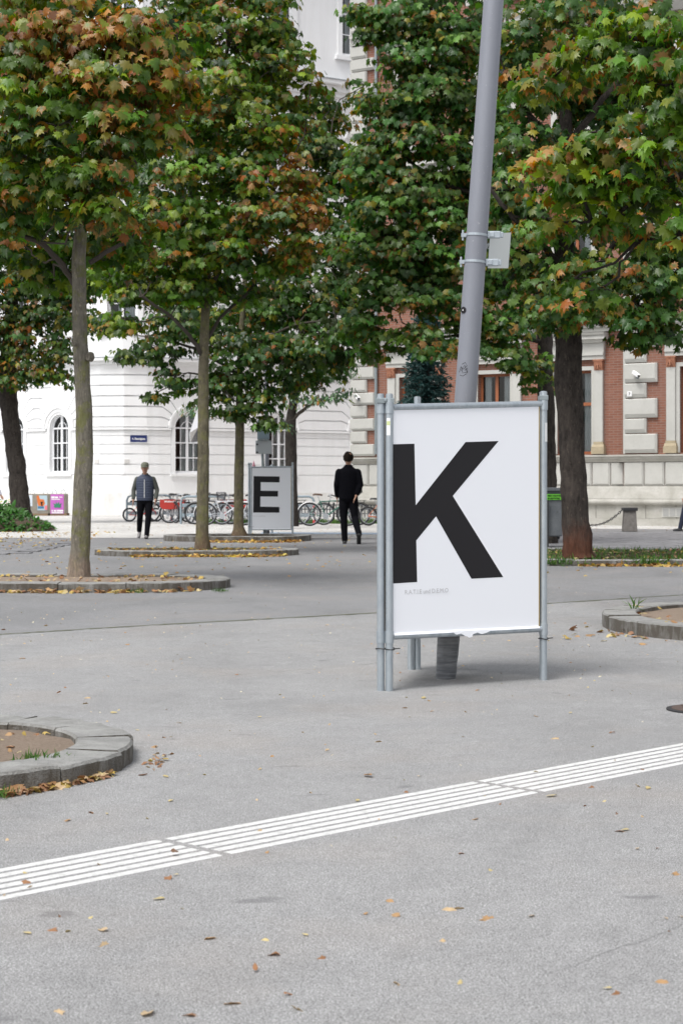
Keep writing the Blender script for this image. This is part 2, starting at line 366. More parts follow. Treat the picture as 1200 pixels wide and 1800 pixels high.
# ------------------------------------------------------------ tree beds
def pill(cx0, cx1, cy, r, n=14, ry=None):
    """outline of a pill from cx0 to cx1 (centres of the end arcs)"""
    pts = []
    for k in range(n+1): a = -math.pi/2+math.pi*k/n; pts.append((cx1+r*math.cos(a), cy+r*math.sin(a)))
    m = max(2, int((cx1-cx0)/.8))
    for k in range(1, m): pts.append((cx1+(cx0-cx1)*k/m, cy+r))
    for k in range(n+1): a = math.pi/2+math.pi*k/n; pts.append((cx0+r*math.cos(a), cy+r*math.sin(a)))
    for k in range(1, m): pts.append((cx0+(cx1-cx0)*k/m, cy-r))
    return pts
def bed(cx0, cx1, cy, r, kw, h, soil, sm=M['soil'], st=.55, wob=.006):
    out = pill(cx0, cx1, cy, r, 48); inn = pill(cx0, cx1, cy, r-kw, 48)
    b = MB(); N = len(out)
    # arc length walk, cut into stones
    L = [0]
    for k in range(N): p, q = out[k], out[(k+1) % N]; L.append(L[-1]+math.dist(p, q))
    tot = L[-1]; ns = max(6, round(tot/st)); g = .004
    def at(s, poly):
        s = s % tot
        for k in range(N):
            if L[k] <= s <= L[k+1]:
                t = (s-L[k])/max(1e-6, L[k+1]-L[k]); p, q = poly[k], poly[(k+1) % N]
                return Vector((p[0]+(q[0]-p[0])*t, p[1]+(q[1]-p[1])*t, 0))
    for i in range(ns):
        s0 = tot*i/ns+g; s1 = tot*(i+1)/ns-g; hh = h+random.uniform(-wob, wob); n = 8
        dj = random.uniform(-wob, wob)
        i0 = len(b.v)
        for k in range(n+1):
            s = s0+(s1-s0)*k/n; o_ = at(s, out); i_ = at(s, inn); w = (i_-o_).normalized(); o_ = o_+w*(dj+random.uniform(-.004, .004)); c = .011
            e = random.uniform(-.005, .004)
            b.v += [o_+Vector((0, 0, -.05)), o_+Vector((0, 0, hh-c+e)), o_+w*c+Vector((0, 0, hh+e)), i_-w*c+Vector((0, 0, hh)), i_+Vector((0, 0, hh-c)), i_+Vector((0, 0, -.05))]
        for k in range(n):
            for j in range(5): b.f.append((i0+k*6+j, i0+(k+1)*6+j, i0+(k+1)*6+j+1, i0+k*6+j+1)); b.m.append(0)
        b.f.append(tuple(i0+j for j in range(6))); b.f.append(tuple(i0+n*6+5-j for j in range(6))); b.m += [0, 0]
    for k in range(len(b.f)): b.f[k] = tuple(reversed(b.f[k]))
    struct(b.build('kerb', M['kerb']))
    # soil surface, lumpy
    b = MB(); inn2 = pill(cx0, cx1, cy, r-kw+.01, 16); rings = 6; n = len(inn2); i0 = 0
    ax = lambda p: (min(max(p[0], cx0), cx1), cy)
    for j in range(rings+1):
        t = j/rings
        for p in inn2: c = ax(p); b.v.append(Vector((p[0]+(c[0]-p[0])*t, p[1]+(c[1]-p[1])*t, soil+(.035*t)+random.uniform(-.008, .008))))
    for j in range(rings):
        for k in range(n): b.f.append((j*n+k, j*n+(k+1) % n, (j+1)*n+(k+1) % n, (j+1)*n+k)); b.m.append(0)
    struct(b.build('soil', sm, smooth=True))
bed(-8.5, -2.31, 19.35, 1.05, .27, .10, .07, st=.72)
bed(-3.2, -1.67, 28.8, .95, .22, .10, .06, M['soil_dark'], st=.9)
bed(-2.7, -1.75, 36.55, 1.1, .22, .12, .06, M['soil_dark'], st=1.0)
bed(-5.5, -1.77, 6.95, .92, .24, .078, .05, st=.42)
bed(3.9, 6.5, 13.6, 1.8, .27, .115, .08, st=.6)
bed(3.6, 16, 26.9, 2.4, .22, .09, .05, M['soil_dark'], st=.9)

# ------------------------------------------------------------ leaf meshes
RH = [(.18, -.10), (.26, .06), (.58, .02), (.44, .22), (.72, .48), (.40, .50), (.30, .78), (.17, .68)]
RL = [(.22, -.08), (.55, .08), (.40, .26), (.64, .52), (.30, .54)]
def outline(half):
    return [(0, 0)]+half+[(0, 1.05)]+[(-x, y) for x, y in reversed(half)]
def leaves(name, pos, nrm, tip, size, colc, colo, m, parent=None, half=RH, curl=.25, kind=None):
    """one mesh of many leaves: pos,nrm,tip (n,3), size (n,), colours (n,3) at the centre and the rim"""
    ol = np.array([(0, .32)]+outline(half)); k = len(ol); n = len(pos)
    nrm = nrm/np.linalg.norm(nrm, axis=1, keepdims=True)
    tip = tip-nrm*np.sum(tip*nrm, axis=1, keepdims=True); tip = tip/np.linalg.norm(tip, axis=1, keepdims=True)
    side = np.cross(tip, nrm)
    cv = curl*rng.uniform(.3, 1.7, n)
    fold = rng.uniform(-.1, .35, n)
    x = ol[:, 0][None, :, None]; y = ol[:, 1][None, :, None]
    h = (-cv[:, None, None]*(y**2)*.8+fold[:, None, None]*np.abs(x)-cv[:, None, None]*x*x*1.6)
    h = h+rng.normal(0, .035, (n, k, 1))
    V = pos[:, None, :]+size[:, None, None]*(side[:, None, :]*x+tip[:, None, :]*y+nrm[:, None, :]*h)
    V = V.reshape(-1, 3)
    tri = np.array([(0, 1+j, 1+(j+1) % (k-1)) for j in range(k-1)])
    Fc = (tri[None]+(np.arange(n)*k)[:, None, None]).reshape(-1)
    me = bpy.data.meshes.new(name); nf = n*(k-1)
    me.vertices.add(len(V)); me.vertices.foreach_set('co', V.astype(np.float32).ravel())
    me.loops.add(nf*3); me.loops.foreach_set('vertex_index', Fc.astype(np.int32))
    me.polygons.add(nf); me.polygons.foreach_set('loop_start', np.arange(0, nf*3, 3, dtype=np.int32))
    me.update(calc_edges=True)
    C = np.ones((n, k, 4), np.float32); C[:, :, :3] = colo[:, None, :]; C[:, 0, :3] = colc
    C[:, 1, :3] = colc
    a = me.color_attributes.new('Col', 'FLOAT_COLOR', 'POINT'); a.data.foreach_set('color', C.ravel())
    me.materials.append(m)
    o = bpy.data.objects.new(name, me); COL.objects.link(o)
    if parent is not None: o.parent = parent; o.matrix_parent_inverse = abs_inv(parent)
    if kind: o['kind'] = kind
    return o
GREENS = np.array([(.040, .092, .010), (.055, .122, .012), (.082, .155, .014), (.028, .066, .012), (.135, .195, .014), (.055, .105, .014)])
YELLOW = np.array([(.21, .25, .03), (.16, .22, .025), (.27, .24, .03)])
ORANGE = np.array([(.36, .14, .02), (.30, .095, .015), (.42, .20, .04), (.18, .07, .02), (.44, .25, .09)])
DARKG = np.array([(.018, .048, .010), (.026, .062, .012), (.038, .078, .013), (.032, .056, .010)])
BROWN = np.array([(.17, .10, .05), (.12, .065, .03), (.22, .14, .07)])
def crown(tree, blobs, leaf, per, parent, pal=GREENS, half=RH, dens=1.0, seeds=0):
    """blobs: (px,py,d,rx_px,ry_px,autumn 0..1[,density]) -> cluster positions; returns cluster centres for the twigs"""
    pos, nrm, tip, size, cc, co, cl = [], [], [], [], [], [], []
    for bl in blobs:
        px, py, d, rx, ry, au = bl[:6]; dn = bl[6] if len(bl) > 6 else 1.0
        c = np.array(P(px, py, d)); sx = rx/F*d; sz = ry/F*d; sy = .5*(sx+sz)*1.0+.15
        nc = int(dens*dn*25*(sx*sz+sx*sy)*(.19/leaf)**1.4)+3
        for q in range(nc):
            v = rng.normal(size=3); v /= np.linalg.norm(v); r = rng.uniform(.12, 1)**.42
            cpos = c+v*r*np.array([sx, sy, sz])
            cl.append((cpos, c)); out = v.copy(); out[2] = 0; out = out/(np.linalg.norm(out)+1e-6)
            m_ = max(4, int(per*rng.uniform(.6, 1.3))); ang = rng.uniform(0, 2*np.pi, m_); rr = np.sqrt(rng.uniform(0, 1, m_))*leaf*2.3
            loc = np.stack([np.cos(ang)*rr, np.sin(ang)*rr, -rr*.38+rng.normal(0, leaf*.22, m_)], 1)
            lo = np.stack([np.cos(ang), np.sin(ang), np.zeros(m_)], 1)
            pos.append(cpos+loc)
            cn = rng.normal(0, .25, 3); nn = np.array([0, 0, .72])+lo*.55+out*.55+cn+rng.normal(0, .30, (m_, 3)); nrm.append(nn)
            tt = lo*.9+out*.35+np.array([0, 0, -1.0])+rng.normal(0, .28, (m_, 3)); tip.append(tt)
            size.append(leaf*rng.uniform(.5, 1.15, m_))
            size[-1] *= 1.0
            base = pal[rng.integers(len(pal))]*rng.choice([.75, 1.0, 1.3, 1.8])*rng.uniform(.85, 1.15)
            g = base[None]*rng.uniform(.8, 1.25, (m_, 1))+0*tt
            rim = g.copy()
            hot = rng.uniform() < (au*.30 if au < .7 else au*.80)*(1.3 if v[2]*.5+v[0]*.2+rng.normal(0, .4) > 0 else .6)
            p1 = .42 if hot else .012+.03*au; p2 = .72 if hot else .04+.18*au; p3 = .95 if hot else .14+.42*au
            z = rng.uniform(0, 1, m_)
            k1 = z < p1; g[k1] = ORANGE[rng.integers(len(ORANGE), size=k1.sum())]*rng.uniform(.75, 1.2, (k1.sum(), 1)); rim[k1] = g[k1]*.9
            k2 = (z >= p1) & (z < p2); rim[k2] = ORANGE[rng.integers(len(ORANGE), size=k2.sum())]*.85
            k3 = (z >= p2) & (z < p3); g[k3] = YELLOW[rng.integers(len(YELLOW), size=k3.sum())]*rng.uniform(.5, 1.0, (k3.sum(), 1)); rim[k3] = g[k3]
            cc.append(g); co.append(rim)
            if seeds and rng.uniform() < seeds:
                ms = 9; pos.append(cpos+rng.normal(0, leaf*.35, (ms, 3))-np.array([0, 0, leaf*.7])); nrm.append(rng.normal(0, 1, (ms, 3))); tip.append(np.array([0, 0, -1.])+rng.normal(0, .4, (ms, 3)))
                size.append(leaf*rng.uniform(.28, .42, ms)); g = BROWN[rng.integers(3, size=ms)]; cc.append(g); co.append(g)
    A = [np.concatenate(z) for z in (pos, nrm, tip, size, cc, co)]
    o = leaves('crown', *A[:4], A[4], A[5], M['leaf'], parent, half, .5)
    return cl
def curve(a, b, sag=.0, n=5, jit=0):
    a = Vector(a); b = Vector(b); L = (b-a).length; out = []
    for k in range(n+1):
        t = k/n; p = a.lerp(b, t); p.z += sag*L*math.sin(math.pi*t)*.6
        if 0 < k < n: p += Vector([random.gauss(0, jit*L) for _ in range(3)])
        out.append(p)
    return out
def trunk(mb, pts, n=18, rough=.05):
    """pts: (px,py,d,width_px): resampled, lumpy tube"""
    c = [P(p[0], p[1], p[2]) for p in pts]; r = [p[3]/2/F*p[2] for p in pts]
    out = []; rr = []
    for k in range(len(c)-1):
        m = max(3, int((c[k+1]-c[k]).length/.16))
        for j in range(m):
            t = j/m; ts = t*t*(3-2*t); out.append(c[k].lerp(c[k+1], t)+Vector((random.gauss(0, r[k]*rough*.35), random.gauss(0, r[k]*rough*.35), 0))); rr.append((r[k]*(1-ts)+r[k+1]*ts)*random.uniform(1-rough*.5, 1+rough*.5))
    out.append(c[-1]); rr.append(r[-1])
    i0 = len(mb.v); mb.tube(out, rr, n)
    # flutes in the lowest part and small lumps
    for k in range(len(out)):
        for j in range(n):
            v = mb.v[i0+k*n+j]; d = v-out[k]; a = 2*math.pi*j/n
            f = 1+.04*math.sin(3*a+k*.21)+.03*math.sin(5*a+1.3-k*.13)+random.gauss(0, rough*.25)
            if k < 3: f *= 1+.14*(3-k)/3*(.6+.4*math.sin(4*a))
            mb.v[i0+k*n+j] = out[k]+d*f
def tree(label, group, tr, limbs, blobs, leaf, per, bark, pal=GREENS, half=RH, dens=1.0, seeds=0, twigs=.5, rough=.05, knots=(), name='maple_tree', bmat=None):
    base = P(tr[0][0], tr[0][1], tr[0][2]); base.z = 0
    t = empty(name, base, label, 'tree', group)
    mb = MB(); trunk(mb, tr, 18, rough)
    for (kx, ky, kd, kr) in knots:
        c = P(kx, ky, kd); r = kr/F*kd
        mb.lathe([(r*1.0, -.02), (r*.95, r*.3), (r*.7, r*.55), (r*.35, r*.45), (r*.1, r*.3)], c, 12, rot=Matrix.Rotation(R(90), 3, 'X') @ Matrix.Rotation(R(-40), 3, 'Y'))
    mb.build('trunk', M[bark], t, smooth=True)
    lb = MB()
    for li in limbs:
        pts = [P(p[0], p[1], p[2]) for p in li]; rad = [p[3]/2/F*p[2] for p in li]
        o2, r2 = [], []
        for k in range(len(pts)-1):
            for j in range(4): tt = j/4; o2.append(pts[k].lerp(pts[k+1], tt)+Vector([random.gauss(0, .25*rad[k]) for _ in range(3)])); r2.append(rad[k]*(1-tt)+rad[k+1]*tt)
        o2.append(pts[-1]); r2.append(rad[-1]); lb.tube(o2, r2, 8)
    cl = crown(t, blobs, leaf, per, t, pal, half, dens, seeds)
    top = P(tr[-1][0], tr[-1][1], tr[-1][2]); rt = tr[-1][3]/2/F*tr[-1][2]
    anchors = [top]+[P(p[0], p[1], p[2]) for li in limbs for p in li[1:]]
    for bl in blobs:
        c = P(bl[0], bl[1], bl[2]); a = min(anchors, key=lambda q: (q-c).length+max(0, q.z-c.z)*1.0)
        lb.tube(curve(a, c, -.08, 6, .035), [max(.012, rt*.34*(1-k/6*.7)) for k in range(7)], 6)
    for (p, c) in cl:
        if random.random() < twigs:
            lb.tube(curve(Vector(c).lerp(Vector(p), .1), p, .1, 3, .05), [.012, .009, .006, .004], 4, cap=False)
    lb.build('branches', M[bmat or 'twig'], t, smooth=True)
    return t
TG = 'maple trees on the square'
# ash leaves etc are smaller ellipses
ELL = [(.16, .1), (.26, .4), (.16, .8)]
T = []
tree('maple with lichen spotted grey trunk and orange tinged leaves in the left gravel bed', TG,
     [(137, 1018, 19.75, 37), (141, 960, 19.75, 33), (145, 880, 19.75, 33), (149, 800, 19.75, 31), (149, 730, 19.75, 29), (145, 650, 19.75, 27), (141, 590, 19.75, 26), (140, 520, 19.75, 25), (138, 450, 19.75, 25), (143, 395, 19.8, 22), (150, 300, 20, 18), (160, 200, 20, 14), (165, 60, 20, 10)],
     [[(134, 505, 19.8, 13), (110, 465, 19.7, 11), (70, 425, 19.5, 10), (20, 400, 19.4, 8)],
      [(150, 380, 19.8, 12), (215, 320, 19.6, 10), (250, 262, 19.4, 8), (300, 160, 19.2, 6)],
      [(128, 400, 19.8, 13), (105, 360, 19.6, 11), (95, 300, 19.4, 8)],
      [(60, 285, 19.2, 8), (20, 262, 19, 10), (-60, 235, 19, 12), (-80, 330, 19.5, 14)],
      [(160, 460, 19.8, 9), (210, 430, 20, 7), (235, 425, 20.5, 5)]],
     [(45, 55, 18.8, 75, 60, .75), (150, 40, 18.6, 80, 60, .9), (250, 50, 18.6, 60, 55, .95), (300, 130, 18.7, 40, 50, .95), (240, 130, 18.3, 60, 50, .7), (150, 130, 18.4, 70, 50, .55),
      (50, 150, 18.6, 70, 55, .35), (10, 80, 19, 60, 60, .6), (100, 220, 18.4, 70, 45, .25), (200, 215, 18.4, 60, 45, .4), (270, 225, 18.8, 45, 35, .5), (30, 240, 18.8, 55, 40, .2),
      (140, 290, 18.3, 60, 35, .2), (60, 310, 18.8, 60, 35, .15), (190, 300, 18.4, 40, 32, .3), (185, 355, 18.3, 42, 28, .45), (120, 350, 18.6, 35, 25, .25), (30, 370, 19.4, 55, 30, .2), (40, 430, 20.4, 70, 30, .15),
      (165, 430, 20.6, 60, 25, .2), (90, 480, 20.8, 60, 22, .1), (230, 400, 20.6, 60, 40, .15), (310, 60, 19.4, 40, 50, .5), (150, -70, 19.5, 190, 70, .5, .5), (30, 20, 20.2, 70, 60, .3), (60, 150, 20.4, 80, 60, .2), (180, 170, 20.4, 80, 60, .2), (250, 60, 20.2, 60, 60, .4), (120, 280, 20.6, 80, 50, .15), (15, 320, 20.4, 50, 60, .15)],
     .122, 17, 'bark1', GREENS, RH, 1.15, 0, .35, .06, [(158, 627, 19.65, 9), (131, 603, 19.6, 6)])
tree('slender olive trunked maple with rusty leaves, in the bed before the E board', TG,
     [(355, 968, 28.9, 27), (355, 940, 28.9, 23), (357, 860, 28.9, 21), (358, 760, 28.9, 20), (358, 680, 28.9, 19), (359, 600, 28.9, 17), (362, 520, 28.9, 15), (366, 430, 29, 13), (380, 250, 29, 10), (400, 80, 29, 7)],
     [[(358, 628, 28.9, 9), (335, 590, 28.7, 7), (300, 555, 28.5, 6), (250, 520, 28.2, 5)],
      [(362, 520, 28.9, 9), (395, 460, 28.6, 7), (450, 400, 28.4, 6), (510, 380, 28.2, 5)],
      [(366, 430, 29, 8), (340, 370, 28.8, 6), (330, 280, 28.8, 5)],
      [(362, 600, 28.9, 8), (385, 560, 29.1, 6), (430, 520, 29.3, 5), (470, 470, 29.3, 4)]],
     [(400, 60, 28.5, 75, 55, .35), (460, 30, 28.6, 40, 45, .2), (480, 120, 28.4, 45, 50, .3), (400, 150, 28, 75, 50, .35), (455, 215, 28, 65, 45, .35), (350, 210, 28.2, 70, 45, .25), (500, 215, 28.6, 40, 35, .45),
      (350, 290, 28.4, 90, 45, .15), (440, 300, 28, 70, 45, .25), (520, 300, 28.2, 38, 35, .9), (510, 360, 27.8, 48, 38, .9), (540, 400, 28, 28, 32, .8), (450, 380, 28, 60, 40, .3), (520, 430, 28.2, 32, 26, .75),
      (350, 380, 28.4, 80, 40, .12), (280, 370, 28.8, 60, 40, .1), (400, 440, 28.4, 75, 35, .15), (290, 450, 28.6, 70, 35, .1), (480, 460, 28.8, 50, 22, .2), (330, 500, 28.8, 70, 30, .05), (240, 500, 28.9, 60, 30, .05),
      (400, 500, 29.4, 70, 30, .05), (220, 560, 28.9, 35, 20, .05, .7), (340, 110, 29.4, 50, 60, .25), (400, -50, 29, 120, 60, .3, .5), (190, 470, 29.4, 60, 30, .05), (300, 60, 29.6, 60, 60, .15), (350, 10, 29.6, 70, 50, .2), (470, -30, 29, 50, 40, .2), (300, 200, 29.6, 60, 60, .1), (500, 165, 28.8, 34, 24, .4), (520, 90, 28.6, 34, 60, .1, .35), (545, 150, 28.4, 22, 40, .1, .35), (480, 60, 28.8, 40, 40, .2)],
     .118, 16, 'bark2', GREENS, RH, 1.1, 0, .4, .04)
tree('thin dark green maple with flared foot just left of the E board', TG,
     [(420, 944, 37.0, 28), (419, 925, 37, 18), (420, 850, 37, 17), (422, 760, 37, 16), (421, 680, 37, 13), (423, 600, 37, 11), (430, 500, 37, 9), (440, 380, 37, 6)],
     [[(421, 660, 37, 7), (390, 640, 36.8, 6), (345, 612, 36.6, 5), (300, 600, 36.4, 4), (270, 600, 36.2, 3)],
      [(423, 640, 37, 7), (450, 600, 36.6, 6), (520, 570, 36.4, 4), (590, 560, 36.2, 3)],
      [(421, 690, 37, 5), (370, 660, 36.6, 4), (330, 655, 36.4, 3)]],
     [(420, 600, 36.6, 75, 40, 0), (330, 560, 36.6, 70, 30, .02), (280, 610, 36.4, 42, 28, .02), (232, 622, 36.4, 30, 16, .02, .8), (300, 660, 36.4, 26, 30, .02, .8), (275, 690, 36.6, 14, 14, .02, .8), (345, 680, 36.4, 30, 24, 0, .8), (400, 660, 36.4, 50, 35, 0), (410, 715, 36.2, 34, 20, 0, .8),
      (480, 620, 36.4, 60, 42, 0), (460, 690, 36.2, 38, 30, 0), (470, 735, 36, 22, 14, 0, .7), (540, 600, 36.4, 60, 45, 0), (520, 670, 36.6, 40, 25, 0), (600, 590, 36.6, 50, 42, 0), (580, 640, 36.8, 30, 25, 0, .8), (550, 520, 37, 70, 45, 0), (480, 520, 37, 60, 40, 0),
      (590, 440, 37.5, 50, 45, .02), (610, 510, 37.5, 45, 45, .02), (560, 350, 38, 50, 50, .03), (520, 450, 38, 50, 40, 0), (570, 260, 38, 45, 40, .1), (200, 560, 37.5, 60, 22, .02, .7), (560, 190, 38.5, 40, 26, .35, .6), (635, 340, 38.5, 45, 50, .02), (640, 150, 38.5, 26, 34, .1, .5), (575, 170, 38.5, 30, 22, .3, .5), (420, 380, 38.5, 90, 60, .05), (330, 440, 38.5, 80, 60, .02), (400, 260, 38.5, 90, 60, .1), (430, 140, 38.5, 60, 60, .1), (280, 330, 38.5, 70, 60, .02), (480, 60, 38.5, 34, 50, .15), (250, 480, 38, 70, 40, .02), (540, 240, 38.2, 46, 40, .1), (600, 300, 38.2, 46, 44, .05), (585, 205, 38.6, 32, 22, .3, .7), (610, 400, 38, 50, 50, .02), (480, 540, 38, 70, 40, .02), (400, 560, 38, 60, 34, .02), (320, 520, 38, 60, 30, .02)],
     .13, 15, 'bark2', DARKG*1.3, RL, 1.15, 0, .3, .04)
tree('feathery small leaved tree with stained trunk behind the E board', 'trees by the white building',
     [(512, 925, 47, 24), (512, 850, 47, 20), (512, 780, 47, 20), (511, 740, 47, 18), (516, 705, 47, 15), (524, 660, 47, 12), (530, 560, 47, 9)],
     [[(511, 740, 47, 8), (540, 715, 46.8, 4), (570, 700, 46.6, 3)], [(516, 705, 47, 8), (500, 660, 47, 5), (480, 600, 47, 4)], [(520, 690, 47, 6), (560, 670, 47, 4), (600, 660, 47, 3)]],
     [(555, 700, 46.8, 34, 12, 0, .8), (600, 690, 46.8, 26, 14, 0, .8), (510, 690, 46.8, 22, 22, 0, .7), (500, 745, 46.6, 12, 14, 0, .8), (540, 650, 47, 60, 30, 0, .8), (590, 640, 47, 40, 25, 0, .7), (345, 715, 52, 28, 14, 0, .8), (500, 600, 47, 60, 40, 0, .6)],
     .12, 16, 'bark3', np.array([(.07, .13, .065), (.05, .10, .05), (.09, .15, .08)]), ELL, .8, 0, .6, .07, name='ash_tree')
tree('leaning dark trunked chestnut with browned leaves above the ivy at the left', 'trees by the white building',
     [(37, 915, 55, 38), (35, 880, 55, 34), (30, 820, 55, 31), (22, 760, 55, 30), (14, 700, 55, 32), (14, 640, 55, 30), (18, 580, 55, 24), (25, 480, 55, 18)],
     [[(12, 690, 55, 20), (-10, 640, 55, 16), (-40, 560, 55, 12)], [(18, 600, 55, 14), (60, 570, 54.6, 8), (120, 550, 54, 5)]],
     [(-20, 600, 54, 60, 45, .25), (40, 590, 53.8, 45, 35, .3), (60, 640, 53.6, 45, 28, .35), (100, 610, 53.8, 40, 30, .25), (30, 665, 53.8, 35, 15, .3), (105, 655, 53.8, 24, 22, .2, .8), (0, 540, 54, 80, 40, .1), (90, 550, 54, 60, 35, .1), (150, 560, 54, 50, 25, .05, .8), (30, 480, 54, 80, 40, .05), (120, 490, 54, 70, 40, .05), (70, 400, 54, 90, 50, .05), (190, 430, 54, 70, 60, .05), (60, 290, 54, 90, 60, .1), (190, 290, 54, 80, 70, .05), (100, 160, 54, 100, 70, .1), (-50, 660, 54, 40, 25, .3)],
     .16, 13, 'bark3', DARKG*1.2, RL, 1.1, .15, .3, .10, name='chestnut_tree')
tree('stout dark trunked maple with rust coloured foot right of the K board', TG,
     [(1016, 984, 25.3, 55), (1014, 960, 25.3, 51), (1011, 900, 25.3, 47), (1006, 820, 25.3, 45), (1003, 740, 25.3, 45), (999, 670, 25.3, 48), (1000, 610, 25.3, 47), (999, 560, 25.3, 44), (994, 480, 25.3, 38), (988, 400, 25.4, 34), (990, 280, 25.6, 26), (1000, 100, 26, 16)],
     [[(985, 470, 25.2, 16), (950, 430, 25, 12), (900, 380, 24.6, 9), (860, 330, 24.6, 7)], [(1010, 520, 25.2, 12), (1050, 470, 24.8, 10), (1100, 400, 24.5, 8), (1180, 350, 24.2, 7)],
      [(1000, 560, 25.2, 10), (1060, 545, 24.8, 7), (1120, 540, 24.4, 6)], [(990, 300, 25.5, 14), (930, 200, 25, 10), (880, 100, 25, 8)], [(1000, 250, 25.5, 14), (1080, 150, 25, 10), (1150, 60, 25, 8)]],
     [(1000, 30, 25, 80, 55, .15), (920, 60, 25, 60, 55, .15), (1100, 40, 26, 90, 60, .1), (920, 150, 25, 50, 45, .15), (1000, 140, 26.2, 80, 60, .05), (1100, 180, 26, 100, 60, .05), (920, 240, 25, 60, 45, .1), (1000, 260, 26.5, 70, 50, .05),
      (1120, 300, 26, 90, 50, .05), (900, 330, 25, 50, 45, .1), (950, 370, 24.8, 55, 45, .2), (1060, 370, 25, 70, 45, .1), (1150, 400, 25, 70, 50, .1), (920, 440, 25, 50, 40, .1), (1040, 460, 24.4, 65, 38, .25), (1110, 480, 24.4, 70, 38, .2), (1020, 530, 24.3, 60, 26, .3),
      (950, 510, 24.8, 45, 36, .12), (1090, 545, 24.5, 70, 24, .15), (1165, 540, 24.8, 55, 34, .1), (1140, 585, 25, 60, 16, .02, .8), (1200, 480, 25, 60, 60, .1), (1190, 300, 26.5, 60, 70, .05), (1190, 150, 26.5, 60, 70, .05), (960, 100, 26.5, 60, 60, .05), (1060, 300, 27, 70, 60, .05), (960, 300, 26.5, 60, 60, .05), (960, 560, 24.8, 40, 20, .05, .8), (1000, -60, 26, 150, 70, .1, .5), (870, 400, 25.4, 40, 50, .1)],
     .13, 14, 'bark6', DARKG*1.6, RH, 1.2, .12, .35, .09, bmat='bark3')
tree('maple with brown seed bunches, its black trunk behind the right post of the K board', TG,
     [(962, 962, 33, 34), (962, 860, 33, 31), (961, 740, 33, 30), (958, 660, 33, 28), (957, 600, 33, 27), (950, 520, 33, 24), (930, 420, 33, 18), (890, 260, 33, 13), (850, 80, 33, 9)],
     [[(955, 560, 33, 14), (910, 520, 32.6, 10), (850, 470, 32.4, 8), (780, 450, 32, 6), (700, 440, 32, 5)], [(930, 420, 33, 12), (860, 350, 32.6, 9), (770, 320, 32.2, 7), (690, 260, 32, 5)],
      [(890, 260, 33, 10), (820, 180, 32.6, 8), (730, 110, 32.2, 6), (650, 50, 32, 4)], [(957, 600, 33, 9), (900, 590, 32.6, 6), (800, 590, 32.2, 5), (740, 595, 32, 4)]],
     [(740, 20, 32, 70, 40, .1), (680, 30, 32, 50, 28, .15, .8), (640, 12, 32, 40, 12, .3, .6), (650, 55, 32, 26, 12, .05, .6), (800, 70, 32, 70, 50, .08), (720, 90, 32, 55, 40, .08), (770, 150, 32, 75, 45, .08), (710, 170, 32, 45, 40, .05), (850, 180, 32.4, 60, 60, .05), (740, 235, 32, 80, 40, .05), (820, 280, 32.4, 70, 50, .05),
      (670, 255, 32, 50, 28, .06, .8), (645, 170, 32.4, 22, 22, .25, .7), (650, 300, 32.2, 60, 34, .03), (720, 320, 32, 75, 40, .05), (680, 370, 32, 70, 40, .03), (780, 370, 32.2, 70, 45, .06), (640, 430, 32.2, 50, 40, .03), (720, 440, 32, 70, 38, .05), (800, 450, 32.2, 60, 40, .05), (870, 480, 32.6, 50, 45, .05),
      (660, 500, 32.2, 55, 36, .03), (740, 510, 32, 65, 36, .08), (810, 540, 32, 55, 34, .12), (640, 560, 32.2, 45, 34, .02), (690, 590, 32.2, 30, 22, .05, .8), (740, 585, 31.8, 50, 22, .2), (890, 560, 32.2, 65, 32, .15), (840, 595, 32, 45, 26, .12), (900, 620, 32.2, 40, 26, .03), (945, 640, 32.4, 22, 34, .02, .8), (765, 610, 31.6, 34, 14, .3, .8), (645, 610, 32.4, 25, 20, 0, .6), (700, 215, 32.4, 48, 46, .05), (670, 300, 32.4, 50, 40, .03), (650, 245, 32.6, 30, 30, .1, .8), (740, 170, 32.8, 60, 60, .05), (800, 350, 33, 60, 60, .05), (760, 480, 33, 70, 50, .05), (690, 440, 33, 60, 50, .03), (850, 60, 33, 60, 60, .05), (860, 300, 33, 60, 60, .05), (900, 480, 33.2, 60, 50, .05), (780, -50, 32.5, 150, 60, .1, .5)],
     .13, 14, 'bark3', DARKG*1.9, RH, 1.2, .28, .35, .08, bmat='bark3')
